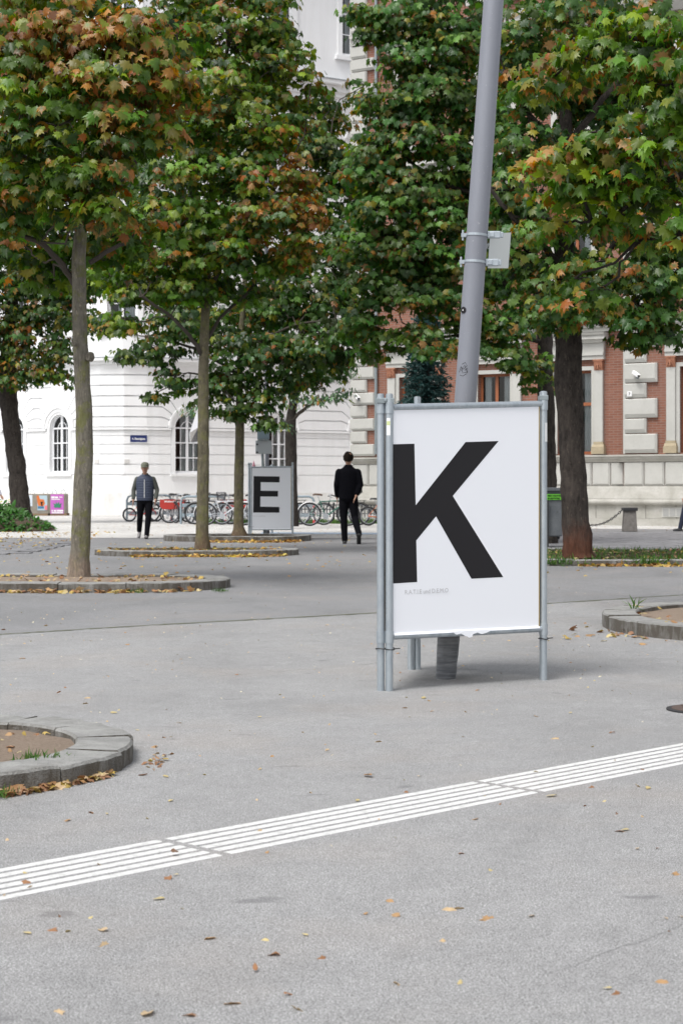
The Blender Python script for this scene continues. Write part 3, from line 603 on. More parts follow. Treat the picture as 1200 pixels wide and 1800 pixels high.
tree('maple reaching in from the right with yellow and red edged leaves', TG,
     [(1330, 1092, 14.2, 60), (1330, 900, 14.2, 52), (1325, 600, 14.2, 46), (1320, 350, 14.2, 40), (1310, 100, 14.4, 30), (1300, -200, 14.6, 20)],
     [[(1320, 420, 14.2, 22), (1240, 300, 14.4, 15), (1160, 320, 14.6, 11), (1090, 372, 14.8, 8), (1040, 388, 15, 5)], [(1320, 350, 14.2, 22), (1250, 180, 14.4, 15), (1160, 75, 14.6, 11), (1080, 60, 14.8, 7)], [(1325, 500, 14.2, 18), (1240, 400, 14.4, 14), (1130, 420, 15, 8)]],
     [(1130, 40, 14.6, 70, 40, .15), (1060, 60, 14.8, 60, 32, .15), (1000, 110, 15.2, 50, 32, .3), (950, 130, 15.4, 26, 28, .45, .8), (1130, 110, 14.6, 65, 32, .15), (1180, 150, 14.4, 50, 50, .1), (1050, 230, 14.6, 58, 28, .3), (990, 275, 14.8, 50, 24, .6), (1080, 280, 14.6, 60, 34, .25), (940, 285, 15.2, 26, 18, .75, .7),
      (1020, 330, 14.8, 50, 25, .2), (960, 385, 15.2, 34, 16, .65, .6), (1160, 230, 14.4, 50, 50, .2), (1150, 320, 14.6, 55, 35, .2), (1180, 400, 14.6, 40, 30, .15, .7), (1100, 380, 15, 50, 18, .2, .7), (1050, 510, 15, 42, 20, .5, .6), (1010, 490, 15.2, 30, 14, .6, .5), (1260, 100, 14, 90, 120, .2, .6)],
     .112, 16, 'bark6', GREENS*np.array([1.15, 1.15, .9]), RH, 1.1, .08, .35, .07, bmat='bark3')

# conifer behind the K board
def conifer():
    t = empty('spruce_tree', (2.3, 46, 0), 'dark blue green spruce behind the top of the leaning pole', 'tree')
    b = MB(); b.tube([(2.3, 46, 0), (2.3, 46, 5.6)], [.14, .03], 8); b.build('trunk', M['bark3'], t)
    pos, nrm, tip = [], [], []
    for z in np.arange(.5, 5.75, .20):
        rad = 1.0*(1-(z/6.0)**1.6)+.12
        for k in range(13):
            a = rng.uniform(0, 2*np.pi); L = rad*rng.uniform(.75, 1.12)
            m_ = 46; u = rng.uniform(.15, 1, m_)*L
            sp = .17*np.sin(np.pi*np.clip(u/L, 0, 1)**.8)+.05
            off = rng.normal(0, 1, m_)*sp
            p = np.stack([2.3+np.cos(a)*u-np.sin(a)*off, 46+np.sin(a)*u+np.cos(a)*off, z-.16*u+.10*u*u+rng.normal(0, .05, m_)], 1)
            pos.append(p); nrm.append(np.array([0, 0, 1.])+rng.normal(0, .6, (m_, 3))); tip.append(np.array([np.cos(a), np.sin(a), .1])+rng.normal(0, .5, (m_, 3)))
    pos = np.concatenate(pos); n = len(pos); c = np.array([(.018, .045, .042), (.028, .062, .058), (.040, .08, .075)])[rng.integers(3, size=n)]
    leaves('crown', pos, np.concatenate(nrm), np.concatenate(tip), rng.uniform(.09, .17, n), c, c*1.2, M['leaf'], t, [(.12, .2), (.2, .6)], .1)
conifer()

# ------------------------------------------------------------ facades
class Wall:
    """a facade along a path in plan; s runs left to right, o is out of the wall towards the square"""
    def __init__(w, pts):
        w.p = [Vector((a, b)) for a, b in pts]; w.L = [0]
        for a, b in zip(w.p[:-1], w.p[1:]): w.L.append(w.L[-1]+(b-a).length)
        w.n = []
        for a, b in zip(w.p[:-1], w.p[1:]): d = (b-a).normalized(); w.n.append(Vector((d.y, -d.x)))
    def seg(w, s):
        for k in range(len(w.L)-1):
            if s <= w.L[k+1] or k == len(w.L)-2: return k
    def M(w, s, z, o=0.0):
        k = w.seg(s); t = (s-w.L[k])/(w.L[k+1]-w.L[k]); c = w.p[k].lerp(w.p[k+1], t)
        n = w.n[k]
        # blend normals near the knots so that offsets stay joined
        if len(w.n) > 1:
            e = .35
            if t*(w.L[k+1]-w.L[k]) < e and k > 0: q = .5+.5*t*(w.L[k+1]-w.L[k])/e; n = (w.n[k-1]*(1-q)+n*q).normalized()
            elif (1-t)*(w.L[k+1]-w.L[k]) < e and k < len(w.n)-1: q = .5+.5*(1-t)*(w.L[k+1]-w.L[k])/e; n = (w.n[k+1]*(1-q)+n*q).normalized()
        return Vector((c.x+n.x*o, c.y+n.y*o, z))
    def s_at(w, px):
        r = (px-600)/F
        for k in range(len(w.p)-1):
            a, b = w.p[k], w.p[k+1]; fa = a.x-r*a.y; fb = b.x-r*b.y
            if fa <= 0 <= fb: t = fa/(fa-fb); return w.L[k]+t*(w.L[k+1]-w.L[k])
        a, b = (w.p[0], w.p[1]) if r < 0 else (w.p[-2], w.p[-1]); k0 = 0 if r < 0 else len(w.p)-2
        fa = a.x-r*a.y; fb = b.x-r*b.y; t = fa/(fa-fb); return w.L[k0]+t*(b-a).length
    def z_at(w, px, py): s = w.s_at(px); return CH+(HZ-py)/F*w.M(s, 0).y
    def cuts(w, s0, s1, step): return [s0+(s1-s0)*k/max(1, math.ceil((s1-s0)/step)) for k in range(max(1, math.ceil((s1-s0)/step))+1)]
class FB(MB):
    """mesh with uv in metres, drawn on a Wall"""
    def __init__(s, w): MB.__init__(s); s.w = w; s.uvs = []
    def fq(s, pts):   # pts (s,z,o) x4
        i = len(s.v); s.v += [s.w.M(*p) for p in pts]; s.f.append((i, i+1, i+2, i+3)); s.m.append(0)
        vert = abs(pts[0][2]-pts[2][2]) < 1e-6
        s.uvs += [(p[0], p[1]) if vert else (p[0]+p[2], p[1]) for p in pts]
    def band(s, s0, s1, z0, z1, o1, o0=0.0, step=99, ends=True, ot=None, ob=None):
        """block from o0 to o1; ot / ob: out-reach at its top / bottom edge for sloped faces"""
        cs = s.w.cuts(s0, s1, step); ot = o1 if ot is None else ot; ob = o1 if ob is None else ob
        for a, b in zip(cs[:-1], cs[1:]):
            s.fq([(a, z0, ob), (b, z0, ob), (b, z1, ot), (a, z1, ot)])
            s.fq([(a, z1, ot), (b, z1, ot), (b, z1, o0), (a, z1, o0)])
            s.fq([(a, z0, o0), (b, z0, o0), (b, z0, ob), (a, z0, ob)])
        if ends:
            s.fq([(s0, z0, o0), (s0, z0, ob), (s0, z1, ot), (s0, z1, o0)]); s.fq([(s1, z0, ob), (s1, z0, o0), (s1, z1, o0), (s1, z1, ot)])
    def block(s, s0, s1, z0, z1, o, cl=.03, cr=.03, ct=.02, cb=.06, o0=0.0):
        """panelled block with chamfered edges"""
        a, b, c, d = s0+cl, s1-cr, z0+cb, z1-ct; e = o-min(.05, (o-o0)*.7)
        s.fq([(a, c, o), (b, c, o), (b, d, o), (a, d, o)])
        s.fq([(s0, z0, e), (s1, z0, e), (b, c, o), (a, c, o)]); s.fq([(a, d, o), (b, d, o), (s1, z1, e), (s0, z1, e)])
        s.fq([(s0, z0, e), (a, c, o), (a, d, o), (s0, z1, e)]); s.fq([(b, c, o), (s1, z0, e), (s1, z1, e), (b, d, o)])
        s.fq([(s0, z1, e), (s1, z1, e), (s1, z1, o0), (s0, z1, o0)]); s.fq([(s0, z0, o0), (s1, z0, o0), (s1, z0, e), (s0, z0, e)])
        s.fq([(s0, z0, o0), (s0, z0, e), (s0, z1, e), (s0, z1, o0)]); s.fq([(s1, z0, e), (s1, z0, o0), (s1, z1, o0), (s1, z1, e)])
    def sheet(s, s0, s1, z0, z1, holes, step=99, reveal=.3, o=0.0):
        s0, s1 = round(s0, 4), round(s1, 4)
        cs = sorted(set([round(c, 4) for c in s.w.cuts(s0, s1, step)]+[round(h[k], 4) for h in holes for k in (0, 1)])); cs = [c for c in cs if s0-1e-6 <= c <= s1+1e-6]
        zs = sorted(set([z0, z1]+[round(h[k], 4) for h in holes for k in (2, 3)])); zs = [z for z in zs if z0-1e-6 <= z <= z1+1e-6]
        for a, b in zip(cs[:-1], cs[1:]):
            for c, d in zip(zs[:-1], zs[1:]):
                m, n = (a+b)/2, (c+d)/2
                if any(h[0] < m < h[1] and h[2] < n < h[3] for h in holes): continue
                s.fq([(a, c, o), (b, c, o), (b, d, o), (a, d, o)])
        for h in holes:
            s.fq([(h[0], h[2], o), (h[1], h[2], o), (h[1], h[2], o-reveal), (h[0], h[2], o-reveal)])
            s.fq([(h[0], h[3], o-reveal), (h[1], h[3], o-reveal), (h[1], h[3], o), (h[0], h[3], o)])
            s.fq([(h[0], h[2], o), (h[0], h[2], o-reveal), (h[0], h[3], o-reveal), (h[0], h[3], o)])
            s.fq([(h[1], h[2], o-reveal), (h[1], h[2], o), (h[1], h[3], o), (h[1], h[3], o-reveal)])
    def build(s, name, m, parent, smooth=False):
        o = MB.build(s, name, m, parent, smooth)
        uv = o.data.uv_layers.new(name='UVMap')
        fl = np.array(s.uvs, np.float32).ravel()
        if len(fl) == len(uv.data)*2: uv.data.foreach_set('uv', fl)
        return o
def window(w, par, s0, s1, z0, z1, frame, fw=.07, mull=(), trans=(), o=-.14, arch=False, curtain=.35, mid=.05, cside=1):
    """casement: frame bars, glass, curtains and a dark room behind"""
    b = FB(w); c = (s0+s1)/2; Rr = (s1-s0)/2
    zt = z1
    b.band(s0, s0+fw, z0, zt, o, o-.06); b.band(s1-fw, s1, z0, zt, o, o-.06); b.band(s0+fw, s1-fw, z0, z0+fw, o, o-.06)
    if not arch: b.band(s0+fw, s1-fw, zt-fw, zt, o, o-.06)
    top = (z1+Rr-fw) if arch else zt-fw
    for (m_, mw) in mull:
        x = s0+(s1-s0)*m_; tt = (z1+math.sqrt(max(0, Rr**2-(x-c)**2))-fw*.5) if (arch and mw > .04) else (zt if arch else zt-fw)
        b.band(x-mw/2, x+mw/2, z0+fw, tt, o+.012*(mw > .04), o-.05)
    for (t_, tw) in trans: z = z0+(z1-z0)*t_; b.band(s0+fw, s1-fw, z-tw/2, z+tw/2, o+.02, o-.045)
    if arch:
        n = 20
        for k in range(n):
            a0, a1 = math.pi*k/n, math.pi*(k+1)/n
            for (r0, r1, oo) in ((Rr-fw, Rr+.02, o), (Rr*.42, Rr*.42+.03, o-.02)):
                q = [(c+r0*math.cos(a1), z1+r0*math.sin(a1)), (c+r0*math.cos(a0), z1+r0*math.sin(a0)), (c+r1*math.cos(a0), z1+r1*math.sin(a0)), (c+r1*math.cos(a1), z1+r1*math.sin(a1))]
                b.fq([(x, z, oo) for x, z in q]); b.fq([(q[0][0], q[0][1], oo-.06), (q[1][0], q[1][1], oo-.06), (q[1][0], q[1][1], oo), (q[0][0], q[0][1], oo)])
        b.band(s0+fw, s1-fw, z1-.03, z1+.035, o+.03, o-.05)
    f = b.build('window', frame, par)
    zz = z1+Rr if arch else z1
    g = FB(w); g.fq([(s0, z0, o-.03), (s1, z0, o-.03), (s1, zz, o-.03), (s0, zz, o-.03)]); g.build('glass', M['glass'], f)
    r = FB(w); r.fq([(s0-.3, z0-.3, o-.9), (s1+.3, z0-.3, o-.9), (s1+.3, zz+.3, o-.9), (s0-.3, zz+.3, o-.9)])
    r.fq([(s0, z0, o-.9), (s0, z0, o-.08), (s0, zz, o-.08), (s0, zz, o-.9)]); r.fq([(s1, z0, o-.08), (s1, z0, o-.9), (s1, zz, o-.9), (s1, zz, o-.08)])
    r.fq([(s0, z0, o-.9), (s1, z0, o-.9), (s1, z0, o-.08), (s0, z0, o-.08)])
    r.fq([(s0, zz, o-.08), (s1, zz, o-.08), (s1, zz, o-.9), (s0, zz, o-.9)])
    r.build('room_behind', M['room'], f)
    if curtain:
        k = FB(w); W_ = s1-s0
        for (a, b2) in (((s0+W_*(.5-curtain*.5), s0+W_*.5) if cside else (s0+fw, s0+W_*curtain*.8)), (s1-W_*curtain, s1-W_*.06)):
            n = 8
            for i in range(n):
                x0 = a+(b2-a)*i/n; x1 = a+(b2-a)*(i+1)/n; o0 = o-.16+.03*(i % 2); o1 = o-.16+.03*((i+1) % 2)
                k.fq([(x0, z0, o0), (x1, z0, o1), (x1, zz-.05, o1), (x0, zz-.05, o0)])
        k.build('curtain', M['curtain'], f)
    return f

# ---- white building with rounded corner
WW = Wall([(-45, 98), (-10.8, 70.5), (-9.9, 70.05), (-8.9, 69.9), (-8.0, 70.1), (-7.1, 70.55), (16, 84.7)])
wb = empty('white_building', (-9, 72, 0), 'white rendered corner building with arched ground floor windows and grooved courses', 'building')
zi = CH+(HZ-751)/F*70.0; zs = 1.76; RS = .43
arch_px = [(-52, .58), (27, .58), (105, .58), (331, .62), (492, .62), (640, .62), (760, .62)]
AW = [(WW.s_at(px), r) for px, r in arch_px]
SA, SB = WW.s_at(-260), WW.s_at(760)+1.5
holes = [(c-r, c+r, zs, zi+r) for c, r in AW]
zc2 = CH+(HZ-158)/F*76; zc1 = CH+(HZ-632)/F*70
up = []
for c, r in AW:
    up += [(c-.62, c+.62, zc1+1.3, zc1+4.3), (c-.62, c+.62, zc1+6.5, zc1+9.6)]
    if abs(c-WW.s_at(640)) > .05: up.append((c-.62, c+.62, zc2+1.35, zc2+4.0))
xx = WW.s_at(215); up += [(xx-.62, xx+.62, zc1+1.3, zc1+4.3), (xx-.62, xx+.62, zc2+1.35, zc2+4.0)]
xx = WW.s_at(619); up += [(xx-.55, xx+.55, zc2+1.35, zc2+4.0)]
b = FB(WW); b.sheet(SA, SB, 0, zc2+6.5, holes+up, 1.0, .35)
Rs = .92
def lz(i, s):
    """height of groove i at s: level, then falling radially towards the arch centre"""
    z0 = zi+RS*i; best = z0
    if i == 0: return z0
    th = {1: 24, 2: 42, 3: 60, 4: 76}.get(i, 90)
    for c, r in AW:
        x = abs(s-c); K = (RS*i)/math.tan(R(th)) if th < 90 else 0
        K = max(K, .001)+(.25 if th < 70 else 0)
        K0 = K
        if x < K0: best = min(best, zi+RS*i*(x/K0) if x < K0 else z0)
    return best
def circ(s):
    v = 0
    for c, r in AW:
        x = abs(s-c)
        if x < Rs: v = max(v, zi+math.sqrt(Rs*Rs-x*x))
    return v
n_up = int((zc1-zi)/RS); g = .022
st = .07; ss = np.arange(SA, SB, st)
for i in range(n_up):
    for a in ss:
        e = min(a+st, SB); q = []
        for x in (a, e):
            lo = max(lz(i, x)+g, circ(x)); hi = lz(i+1, x)-g
            q.append((lo, hi))
        if q[0][1]-q[0][0] < .01 or q[1][1]-q[1][0] < .01: continue
        OB = .075
        b.fq([(a, q[0][0]+.012, OB), (e, q[1][0]+.012, OB), (e, q[1][1]-.012, OB), (a, q[0][1]-.012, OB)])
        b.fq([(a, q[0][0], 0), (e, q[1][0], 0), (e, q[1][0]+.012, OB), (a, q[0][0]+.012, OB)])
        b.fq([(a, q[0][1]-.012, OB), (e, q[1][1]-.012, OB), (e, q[1][1], 0), (a, q[0][1], 0)])
# lower courses
low = [zi-.10]; 
for py in (766, 781, 798, 816, 834): low.append(CH+(HZ-py)/F*70.2)
edges = []; x = SA
for c, r in AW: edges.append((x, c-r-.2)); x = c+r+.2
edges.append((x, SB))
for k in range(len(low)-1):
    for a, e in edges: b.band(a, e, low[k+1]+g, low[k]-g, .035, 0, .5)
for a, e in edges: b.band(a, e, zi-.10, zi-.004, .11, 0, .5)
b.band(SA, SB, .92, low[-1]-g, .03, 0, .5, ends=False)
wallo = b.build('wall', M['white_wall'], wb)
b = FB(WW); b.band(SA, SB, 0, .92-.003, .07, 0, .5); b.build('plinth', M['white_base'], wb)
b = FB(WW)
for (a, c, o) in ((zc1-.35, zc1-.2, .10), (zc1-.2, zc1-.05, .2), (zc1-.05, zc1+.07, .34)): b.band(SA, SB, a, c-.002, o, 0, .5)
for (a, c, o) in ((zc2-.6, zc2-.4, .10), (zc2-.4, zc2-.12, .25), (zc2-.12, zc2+.05, .5)): b.band(SA, SB, a, c-.002, o, 0, .5)
for (a, c, o) in ((zc2+5.2, zc2+5.8, .15), (zc2+5.8, zc2+6.2, .45), (zc2+6.2, zc2+6.5, .8)): b.band(SA, SB, a, c-.002, o, 0, .5)
b.build('cornice', M['white_wall'], wb)
b = FB(WW); b.band(SA, SB, zc1+.072, zc1+.10, .36, 0, .5); b.build('flashing', M['zinc'], wb)
b = FB(WW); b.band(SA, SB, zc2+.053, zc2+.09, .54, 0, .5); b.build('flashing', M['zinc'], wb)
# arch surrounds
for c, r in AW:
    b = FB(WW); n = 28
    for (r0, r1, o0) in ((r, r+.10, .05), (r+.10, Rs-.08, .085), (Rs-.08, Rs+.015, .125)):
        for k in range(n):
            a0, a1 = math.pi*k/n, math.pi*(k+1)/n
            pt = lambda rr, a, o: (c+rr*math.cos(a), zi+rr*math.sin(a), o)
            b.fq([pt(r0, a1, o0), pt(r0, a0, o0), pt(r1, a0, o0), pt(r1, a1, o0)])
            b.fq([pt(r0, a1, o0-.3), pt(r0, a0, o0-.3), pt(r0, a0, o0), pt(r0, a1, o0)])
            b.fq([pt(r1, a0, 0), pt(r1, a1, 0), pt(r1, a1, o0), pt(r1, a0, o0)])
    for sg in (-1, 1):
        a, e = sorted((c+sg*r, c+sg*(r+.15))); b.band(a, e, zs-.05, zi-.002, .06)
    b.band(c-r-.22, c+r+.22, zs-.14, zs-.052, .12)
    b.build('arch_surround', M['white_wall'], wb)
for i, (c, r) in enumerate(AW):
    window(WW, wb, c-r, c+r, zs, zi, M['white_paint'], .075, [(.5, .11), (.26, .025), (.74, .025)], [(.335, .05), (.67, .05)], -.12, True, .42)
for h in up:
    window(WW, wb, h[0], h[1], h[2], h[3], M['white_paint'], .08, [(.5, .09)], [(.68, .07), (.34, .04)], -.15, False, .4)
    b = FB(WW); b.band(h[0]-.22, h[0], h[2]-.1, h[3]+.2, .08); b.band(h[1], h[1]+.22, h[2]-.1, h[3]+.2, .08); b.band(h[0]-.002, h[1]+.002, h[3], h[3]+.2, .07); b.band(h[0]-.4, h[1]+.4, h[3]+.5, h[3]+.72, .3, 0, 99, True, .3, .12); b.band(h[0]-.35, h[1]+.35, h[2]-.28, h[2]-.102, .16)
    b.build('window_surround', M['white_wall'], wb)
# roof
b = MB(); a = [WW.M(s, 0, .7) for s in WW.cuts(SA, SB, 3)]; zt = zc2+6.5
for p, q in zip(a[:-1], a[1:]):
    n1 = Vector((.0, 1, 0))*9
    b.quad(Vector((p.x, p.y, zt)), Vector((q.x, q.y, zt)), Vector((q.x, q.y+9, zt+5)), Vector((p.x, p.y+9, zt+5)))
b.build('roof', M['slate'], wb)
# small vents
for px, py in ((171, 811), (223, 811)):
    s = WW.s_at(px); z = WW.z_at(px, py); b = FB(WW); b.block(s-.11, s+.11, z-.1, z+.1, .06, .01, .01, .01, .01)
    for k in range(4): b.band(s-.08, s+.08, z-.07+k*.04, z-.055+k*.04, .066, .0)
    b.build('vent_cover', mat('vent_grey', (.66, .65, .63), .6), wb)

# ---- brick building
BW = Wall([(.373, 56.0), (.373+.8576*26, 56-.5144*26)])
bb = empty('brick_building', (.4, 56, 0), 'red brick building with cream quoins, pilasters and dark wooden windows', 'building')
Z = lambda px, py: BW.z_at(px, py)
S_ = BW.s_at
zl = 2.12                                   # top of the ledge
TOPZ = 21.0
sE = 25.5; sR = S_(1100)
wins = [(S_(702), S_(757)), (S_(840), S_(897)), (S_(980), S_(1040)), (S_(1199), S_(1199)+1.15), (S_(1199)+3.4, S_(1199)+4.55), (S_(1199)+6.4, S_(1199)+7.55)]
gz0, gz1 = zl+.04, Z(1000, 652)
holes = [(a, c, gz0, gz1) for a, c in wins]
h2 = [(a, c, 7.6, 10.2) for a, c in wins]; h3 = [(a, c, 12.2, 14.8) for a, c in wins]; h4 = [(a, c, 16.6, 18.8) for a, c in wins]
b = FB(BW); b.sheet(0, sR, 0, TOPZ, [h for h in holes+h2+h3+h4 if h[1] < sR], 99, .25)
b.sheet(sR, sE, 0, TOPZ, [h for h in holes+h2+h3+h4 if h[0] > sR], 99, .35, .18)
b.fq([(sR, 0, 0), (sR, 0, .18), (sR, TOPZ, .18), (sR, TOPZ, 0)])
wl = b.build('wall', M['brick'], bb)
# side and back walls, roof
b = FB(Wall([(.373+.3*14*.5144+6.0, 56+14*.8576), (.373, 56.0)])); b.w = Wall([(.373+7.2, 68.0), (.373, 56.0)]); LW = b.w.L[-1]
sh = [(LW-3.2-k*3.6, LW-2.0-k*3.6, z0, z0+2.6) for k in range(3) for z0 in (2.4, 7.6, 12.2)]
b.sheet(0, LW, 0, TOPZ, sh, 99, .25); b.build('side_wall', M['brick'], bb)
for h in sh: window(b.w, bb, h[0], h[1], h[2], h[3], M['brown_frame'], .08, [(.5, .08)], [(.66, .07)], -.15, False, .3)
bs = FB(b.w); bs.band(0, LW+.12, 0, 1.1, .12); bs.band(0, LW+.2, zl-.14, zl, .2)
for k in range(44):
    z0 = zl+.03+k*.42
    if z0 > 20: break
    L_ = .62 if k % 2 == 0 else .38
    bs.block(LW-L_, LW-.003, z0+.01, z0+.40, .11, .03, .0, .02, .05)
bs.build('side_trim', M['cream'], bb)
b = MB(); q = [BW.M(0, TOPZ, 0), BW.M(sE, TOPZ, .2), BW.M(sE, TOPZ, -13), Vector((7.6, 68, TOPZ))]
c = sum(q, Vector())/4; c.z = TOPZ+4
for k in range(4): b.v += [q[k], q[(k+1) % 4], c]; i = len(b.v); b.f.append((i-3, i-2, i-1)); b.m.append(0)
b.build('roof', M['slate'], bb)
# quoins
k = 0; z = zl+.03
while z < TOPZ-1:
    L_ = (S_(660)-.0) if k % 2 == 0 else S_(646)
    b = FB(BW); b.block(.003, L_, z+.01, z+.405, .12, .0, .04, .02, .07); b.build('quoin', M['cream'], bb); z += .42; k += 1
z = zl+.03; k = 0
while z < TOPZ-1:
    e = S_(1160) if k % 2 == 0 else S_(1141)
    b = FB(BW); b.block(S_(1104), e, z+.012, z+(.58 if k % 2 == 0 else .44), .31, .0, .06, .03, .11, .18); b.build('quoin', M['cream'], bb); z += .595 if k % 2 == 0 else .455; k += 1
b = FB(BW); b.band(sR, S_(1104)-.004, zl+.03, TOPZ-1, .24, .18); b.build('pilaster_strip', M['cream'], bb)
# basement: ledge, panels, mouldings, plinth
b = FB(BW)
for (a, e, o) in ((0, sR-.003, 0), (sR, sE, .18)):
    for (z0, z1, ot, ob) in ((zl-.055, zl, .20, .20), (zl-.13, zl-.057, .17, .15), (zl-.22, zl-.132, .13, .07)): b.band(a-(0 if o == 0 else .2), e, z0, z1, o+ob, 0, 99, True, o+ot, o+ob)
    b.band(a, e, .02, 1.02, o+.11)
b.build('ledge', M['cream_dirty'], bb)
b = FB(BW)
pz0, pz1 = 1.18, zl-.225
s = .02
while s < sR-.1:
    e = min(s+.60, sR-.02); b.block(s+.01, e-.01, pz0, pz1, .085, .05, .05, .03, .07); s = e
s = sR+.01
while s < sE-.3: b.block(s+.01, s+.63, pz0, pz1, .18+.085, .05, .05, .03, .07, .18); s += .64
b.build('basement_panel', M['cream'], bb)
b = FB(BW)
for (a, e, o) in ((.0, sR-.003, 0), (sR-.25, sE, .18)):
    b.band(a, e, 1.10, 1.178, 0, 0, 99, True, o+.09, o+.12); b.band(a, e, .80, 1.098, 0, 0, 99, True, o+.12, o+.22)
    # roll moulding
    prev = None; n = 8
    for k in range(n+1):
        an = math.pi/2-math.pi*k/n; zz = .71+.085*math.sin(an); oo = o+.20+.09*math.cos(an)
        if prev: b.fq([(a, zz, oo), (e, zz, oo), (e, prev[0], prev[1]), (a, prev[0], prev[1])])
        prev = (zz, oo)
    b.fq([(a, .795, 0), (a, .795, o+.2), (a, .625, o+.2), (a, .625, 0)])
    b.fq([(a, .625, 0), (e, .625, 0), (e, .625, o+.2), (a, .625, o+.2)])
    s = a+.05
    while s < e-.2:
        w_ = .95; b.band(s, min(s+w_-.015, e), .22, .622, o+.145); s += w_
    b.band(a, e, 0, .215, o+.18)
b.build('base_moulding', M['cream_dirty'], bb)
# ventilation grilles in the plinth
vs = S_(1170); b = FB(BW)
b.band(vs, vs+.66, .27, .55, .345, .3)
bb_v = b.build('vent_grille', M['cream'], bb)
b = FB(BW)
for k in range(3): b.band(vs+.04+k*.205, vs+.21+k*.205, .30, .52, .352, .3)
b.build('grille_pane', mat('grille_mesh', (.33, .33, .32), .8), bb_v)
# windows with pilasters, capitals, entablature
def brick_window(a, c, z0, z1, o, ground=True):
    window(BW, bb, a, c, z0, z1, M['brown_frame'], .075, [(.5, .10)] if ground else [(.5, .09)], [(.60, .10)], o-.2, False, .34, cside=0)
    P_ = .27
    fr = FB(BW)
    if ground:
        fr.band(a-.12, a, z0, z1+.12, o+.05, o); fr.band(c, c+.12, z0, z1+.12, o+.05, o); fr.band(a-.002, c+.002, z1, z1+.12, o+.045, o)
        for (x0, x1) in ((a-.12-P_, a-.122), (c+.122, c+.12+P_)):
            fr.band(x0, x1, z0+.36, z1-.02, o+.12, o)
        fr.build('window_surround', M['cream'], bb)
        for (x0, x1) in ((a-.12-P_, a-.122), (c+.122, c+.12+P_)):
            cp = FB(BW); sb = FB(BW)
            cp.band(x0-.03, x1+.03, z1+.26, z1+.31, o+.18, o)
            cp.band(x0, x1, z1-.018, z1+.258, o+.13, o, 99, True, o+.17, o+.13)
            m = (x0+x1)/2
            for k in range(7):
                an = math.pi*k/6; cx = m+.075*math.cos(an); cz = z1+.07+.09*math.sin(an)
                cp.band(cx-.018, cx+.018, cz-.018, cz+.03, o+.19, o+.13)
            cp.band(m-.025, m+.025, z1+.03, z1+.20, o+.2, o+.13)
            sb.band(x0-.07, x1+.07, z0-.01, z0+.20, o+.20, o); sb.band(x0-.05, x1+.05, z0+.202, z0+.28, o+.16, o, 99, True, o+.14, o+.18); sb.band(x0-.02, x1+.02, z0+.282, z0+.357, o+.14, o)
            cp.build('pilaster_capital', M['terracotta'], bb); sb.build('pilaster_base', M['sand_base'], bb)
        en = FB(BW); e0, e1 = a-.12-P_-.04, c+.12+P_+.04; zz = z1+.312
        for (dz0, dz1, oo, ot) in ((0, .12, .14, .14), (.122, .20, .18, .18), (.202, .50, .14, .14), (.502, .60, .20, .26), (.602, .72, .32, .32), (.722, .80, .36, .40)):
            en.band(e0-(.1 if dz0 > .55 else 0), e1+(.1 if dz0 > .55 else 0), zz+dz0, zz+dz1, o+oo, o, 99, True, o+ot, o+oo)
        en.build('window_entablature', M['cream'], bb)
    else:
        fr.band(a-.2, a, z0-.1, z1+.2, o+.08, o); fr.band(c, c+.2, z0-.1, z1+.2, o+.08, o); fr.band(a-.002, c+.002, z1, z1+.2, o+.07, o)
        fr.band(a-.4, c+.4, z1+.35, z1+.6, o+.15, o, 99, True, o+.35, o+.15); fr.band(a-.35, c+.35, z0-.3, z0-.102, o+.18, o); fr.build('window_surround', M['cream'], bb)
for h in holes: brick_window(h[0], h[1], h[2], h[3], .18 if h[0] > sR else 0)
for h in h2+h3+h4: brick_window(h[0], h[1], h[2], h[3], .18 if h[0] > sR else 0, False)
b = FB(BW)
zg = gz1+1.15
for (a, e, o) in ((.0, sR-.003, 0), (sR, sE, .18)):
    for (z0, dz, oo) in ((zg, .12, .13), (zg+.122, .14, .22), (zg+.264, .08, .34), (11.2, .25, .15), (11.452, .15, .28), (15.6, .2, .15), (15.802, .12, .25), (19.6, .4, .2), (20.002, .3, .5), (20.304, .4, .8)):
        b.band(a, e, z0, z0+dz, o+oo)
b.build('string_course', M['cream'], bb)
b = MB(); p = BW.M(S_(663), 0, .09); b.tube([p+Vector((0, 0, zl+.1)), p+Vector((0, 0, 20))], .05, 8)
for z in (3, 5.4, 8, 11): b.tube([p+Vector((0, 0, z)), p+Vector((0, 0, z+.06))], .062, 8)
b.build('downpipe', M['galv_dark'], bb, smooth=True)

# ---- things on the facades
def cctv(px, py, o, label):
    s = S_(px); p = BW.M(s, Z(px, py), o)
    t = empty('security_camera', p, label, 'camera', None)
    n = Vector((BW.n[0].x, BW.n[0].y, 0)); u = Vector((.858, -.515, 0))
    b = MB(); b.lathe([(.045, 0), (.045, .02), (.02, .03)], p-Vector((0, 0, .09)), 10, rot=n.to_track_quat('Z', 'Y').to_matrix()); b.tube([p-Vector((0, 0, .09)), p+n*.10-Vector((0, 0, .09)), p+n*.14-Vector((0, 0, .03))], .012, 6); b.build('bracket', M['galv_dark'], t)
    dv = (u*.8+n*.5-Vector((0, 0, .45))).normalized(); c = p+n*.15; b = MB(); q = dv.to_track_quat('Y', 'Z').to_matrix()
    b.box(c, (.085, .30, .085), q); b.box(c+q @ Vector((0, .015, .05)), (.10, .34, .012), q); b.build('housing', M['white'], t, bevel=.01)
    b = MB(); b.lathe([(.035, 0), (.035, .02)], c+dv*.15, 12, rot=dv.to_track_quat('Z', 'Y').to_matrix()); b.build('lens', M['black'], t)
cctv(1127, 659, .31, 'white camera on the quoin blocks right of the stout dark tree')
cctv(634, 698, .12, 'small white camera on the quoin blocks at the left corner of the brick building')
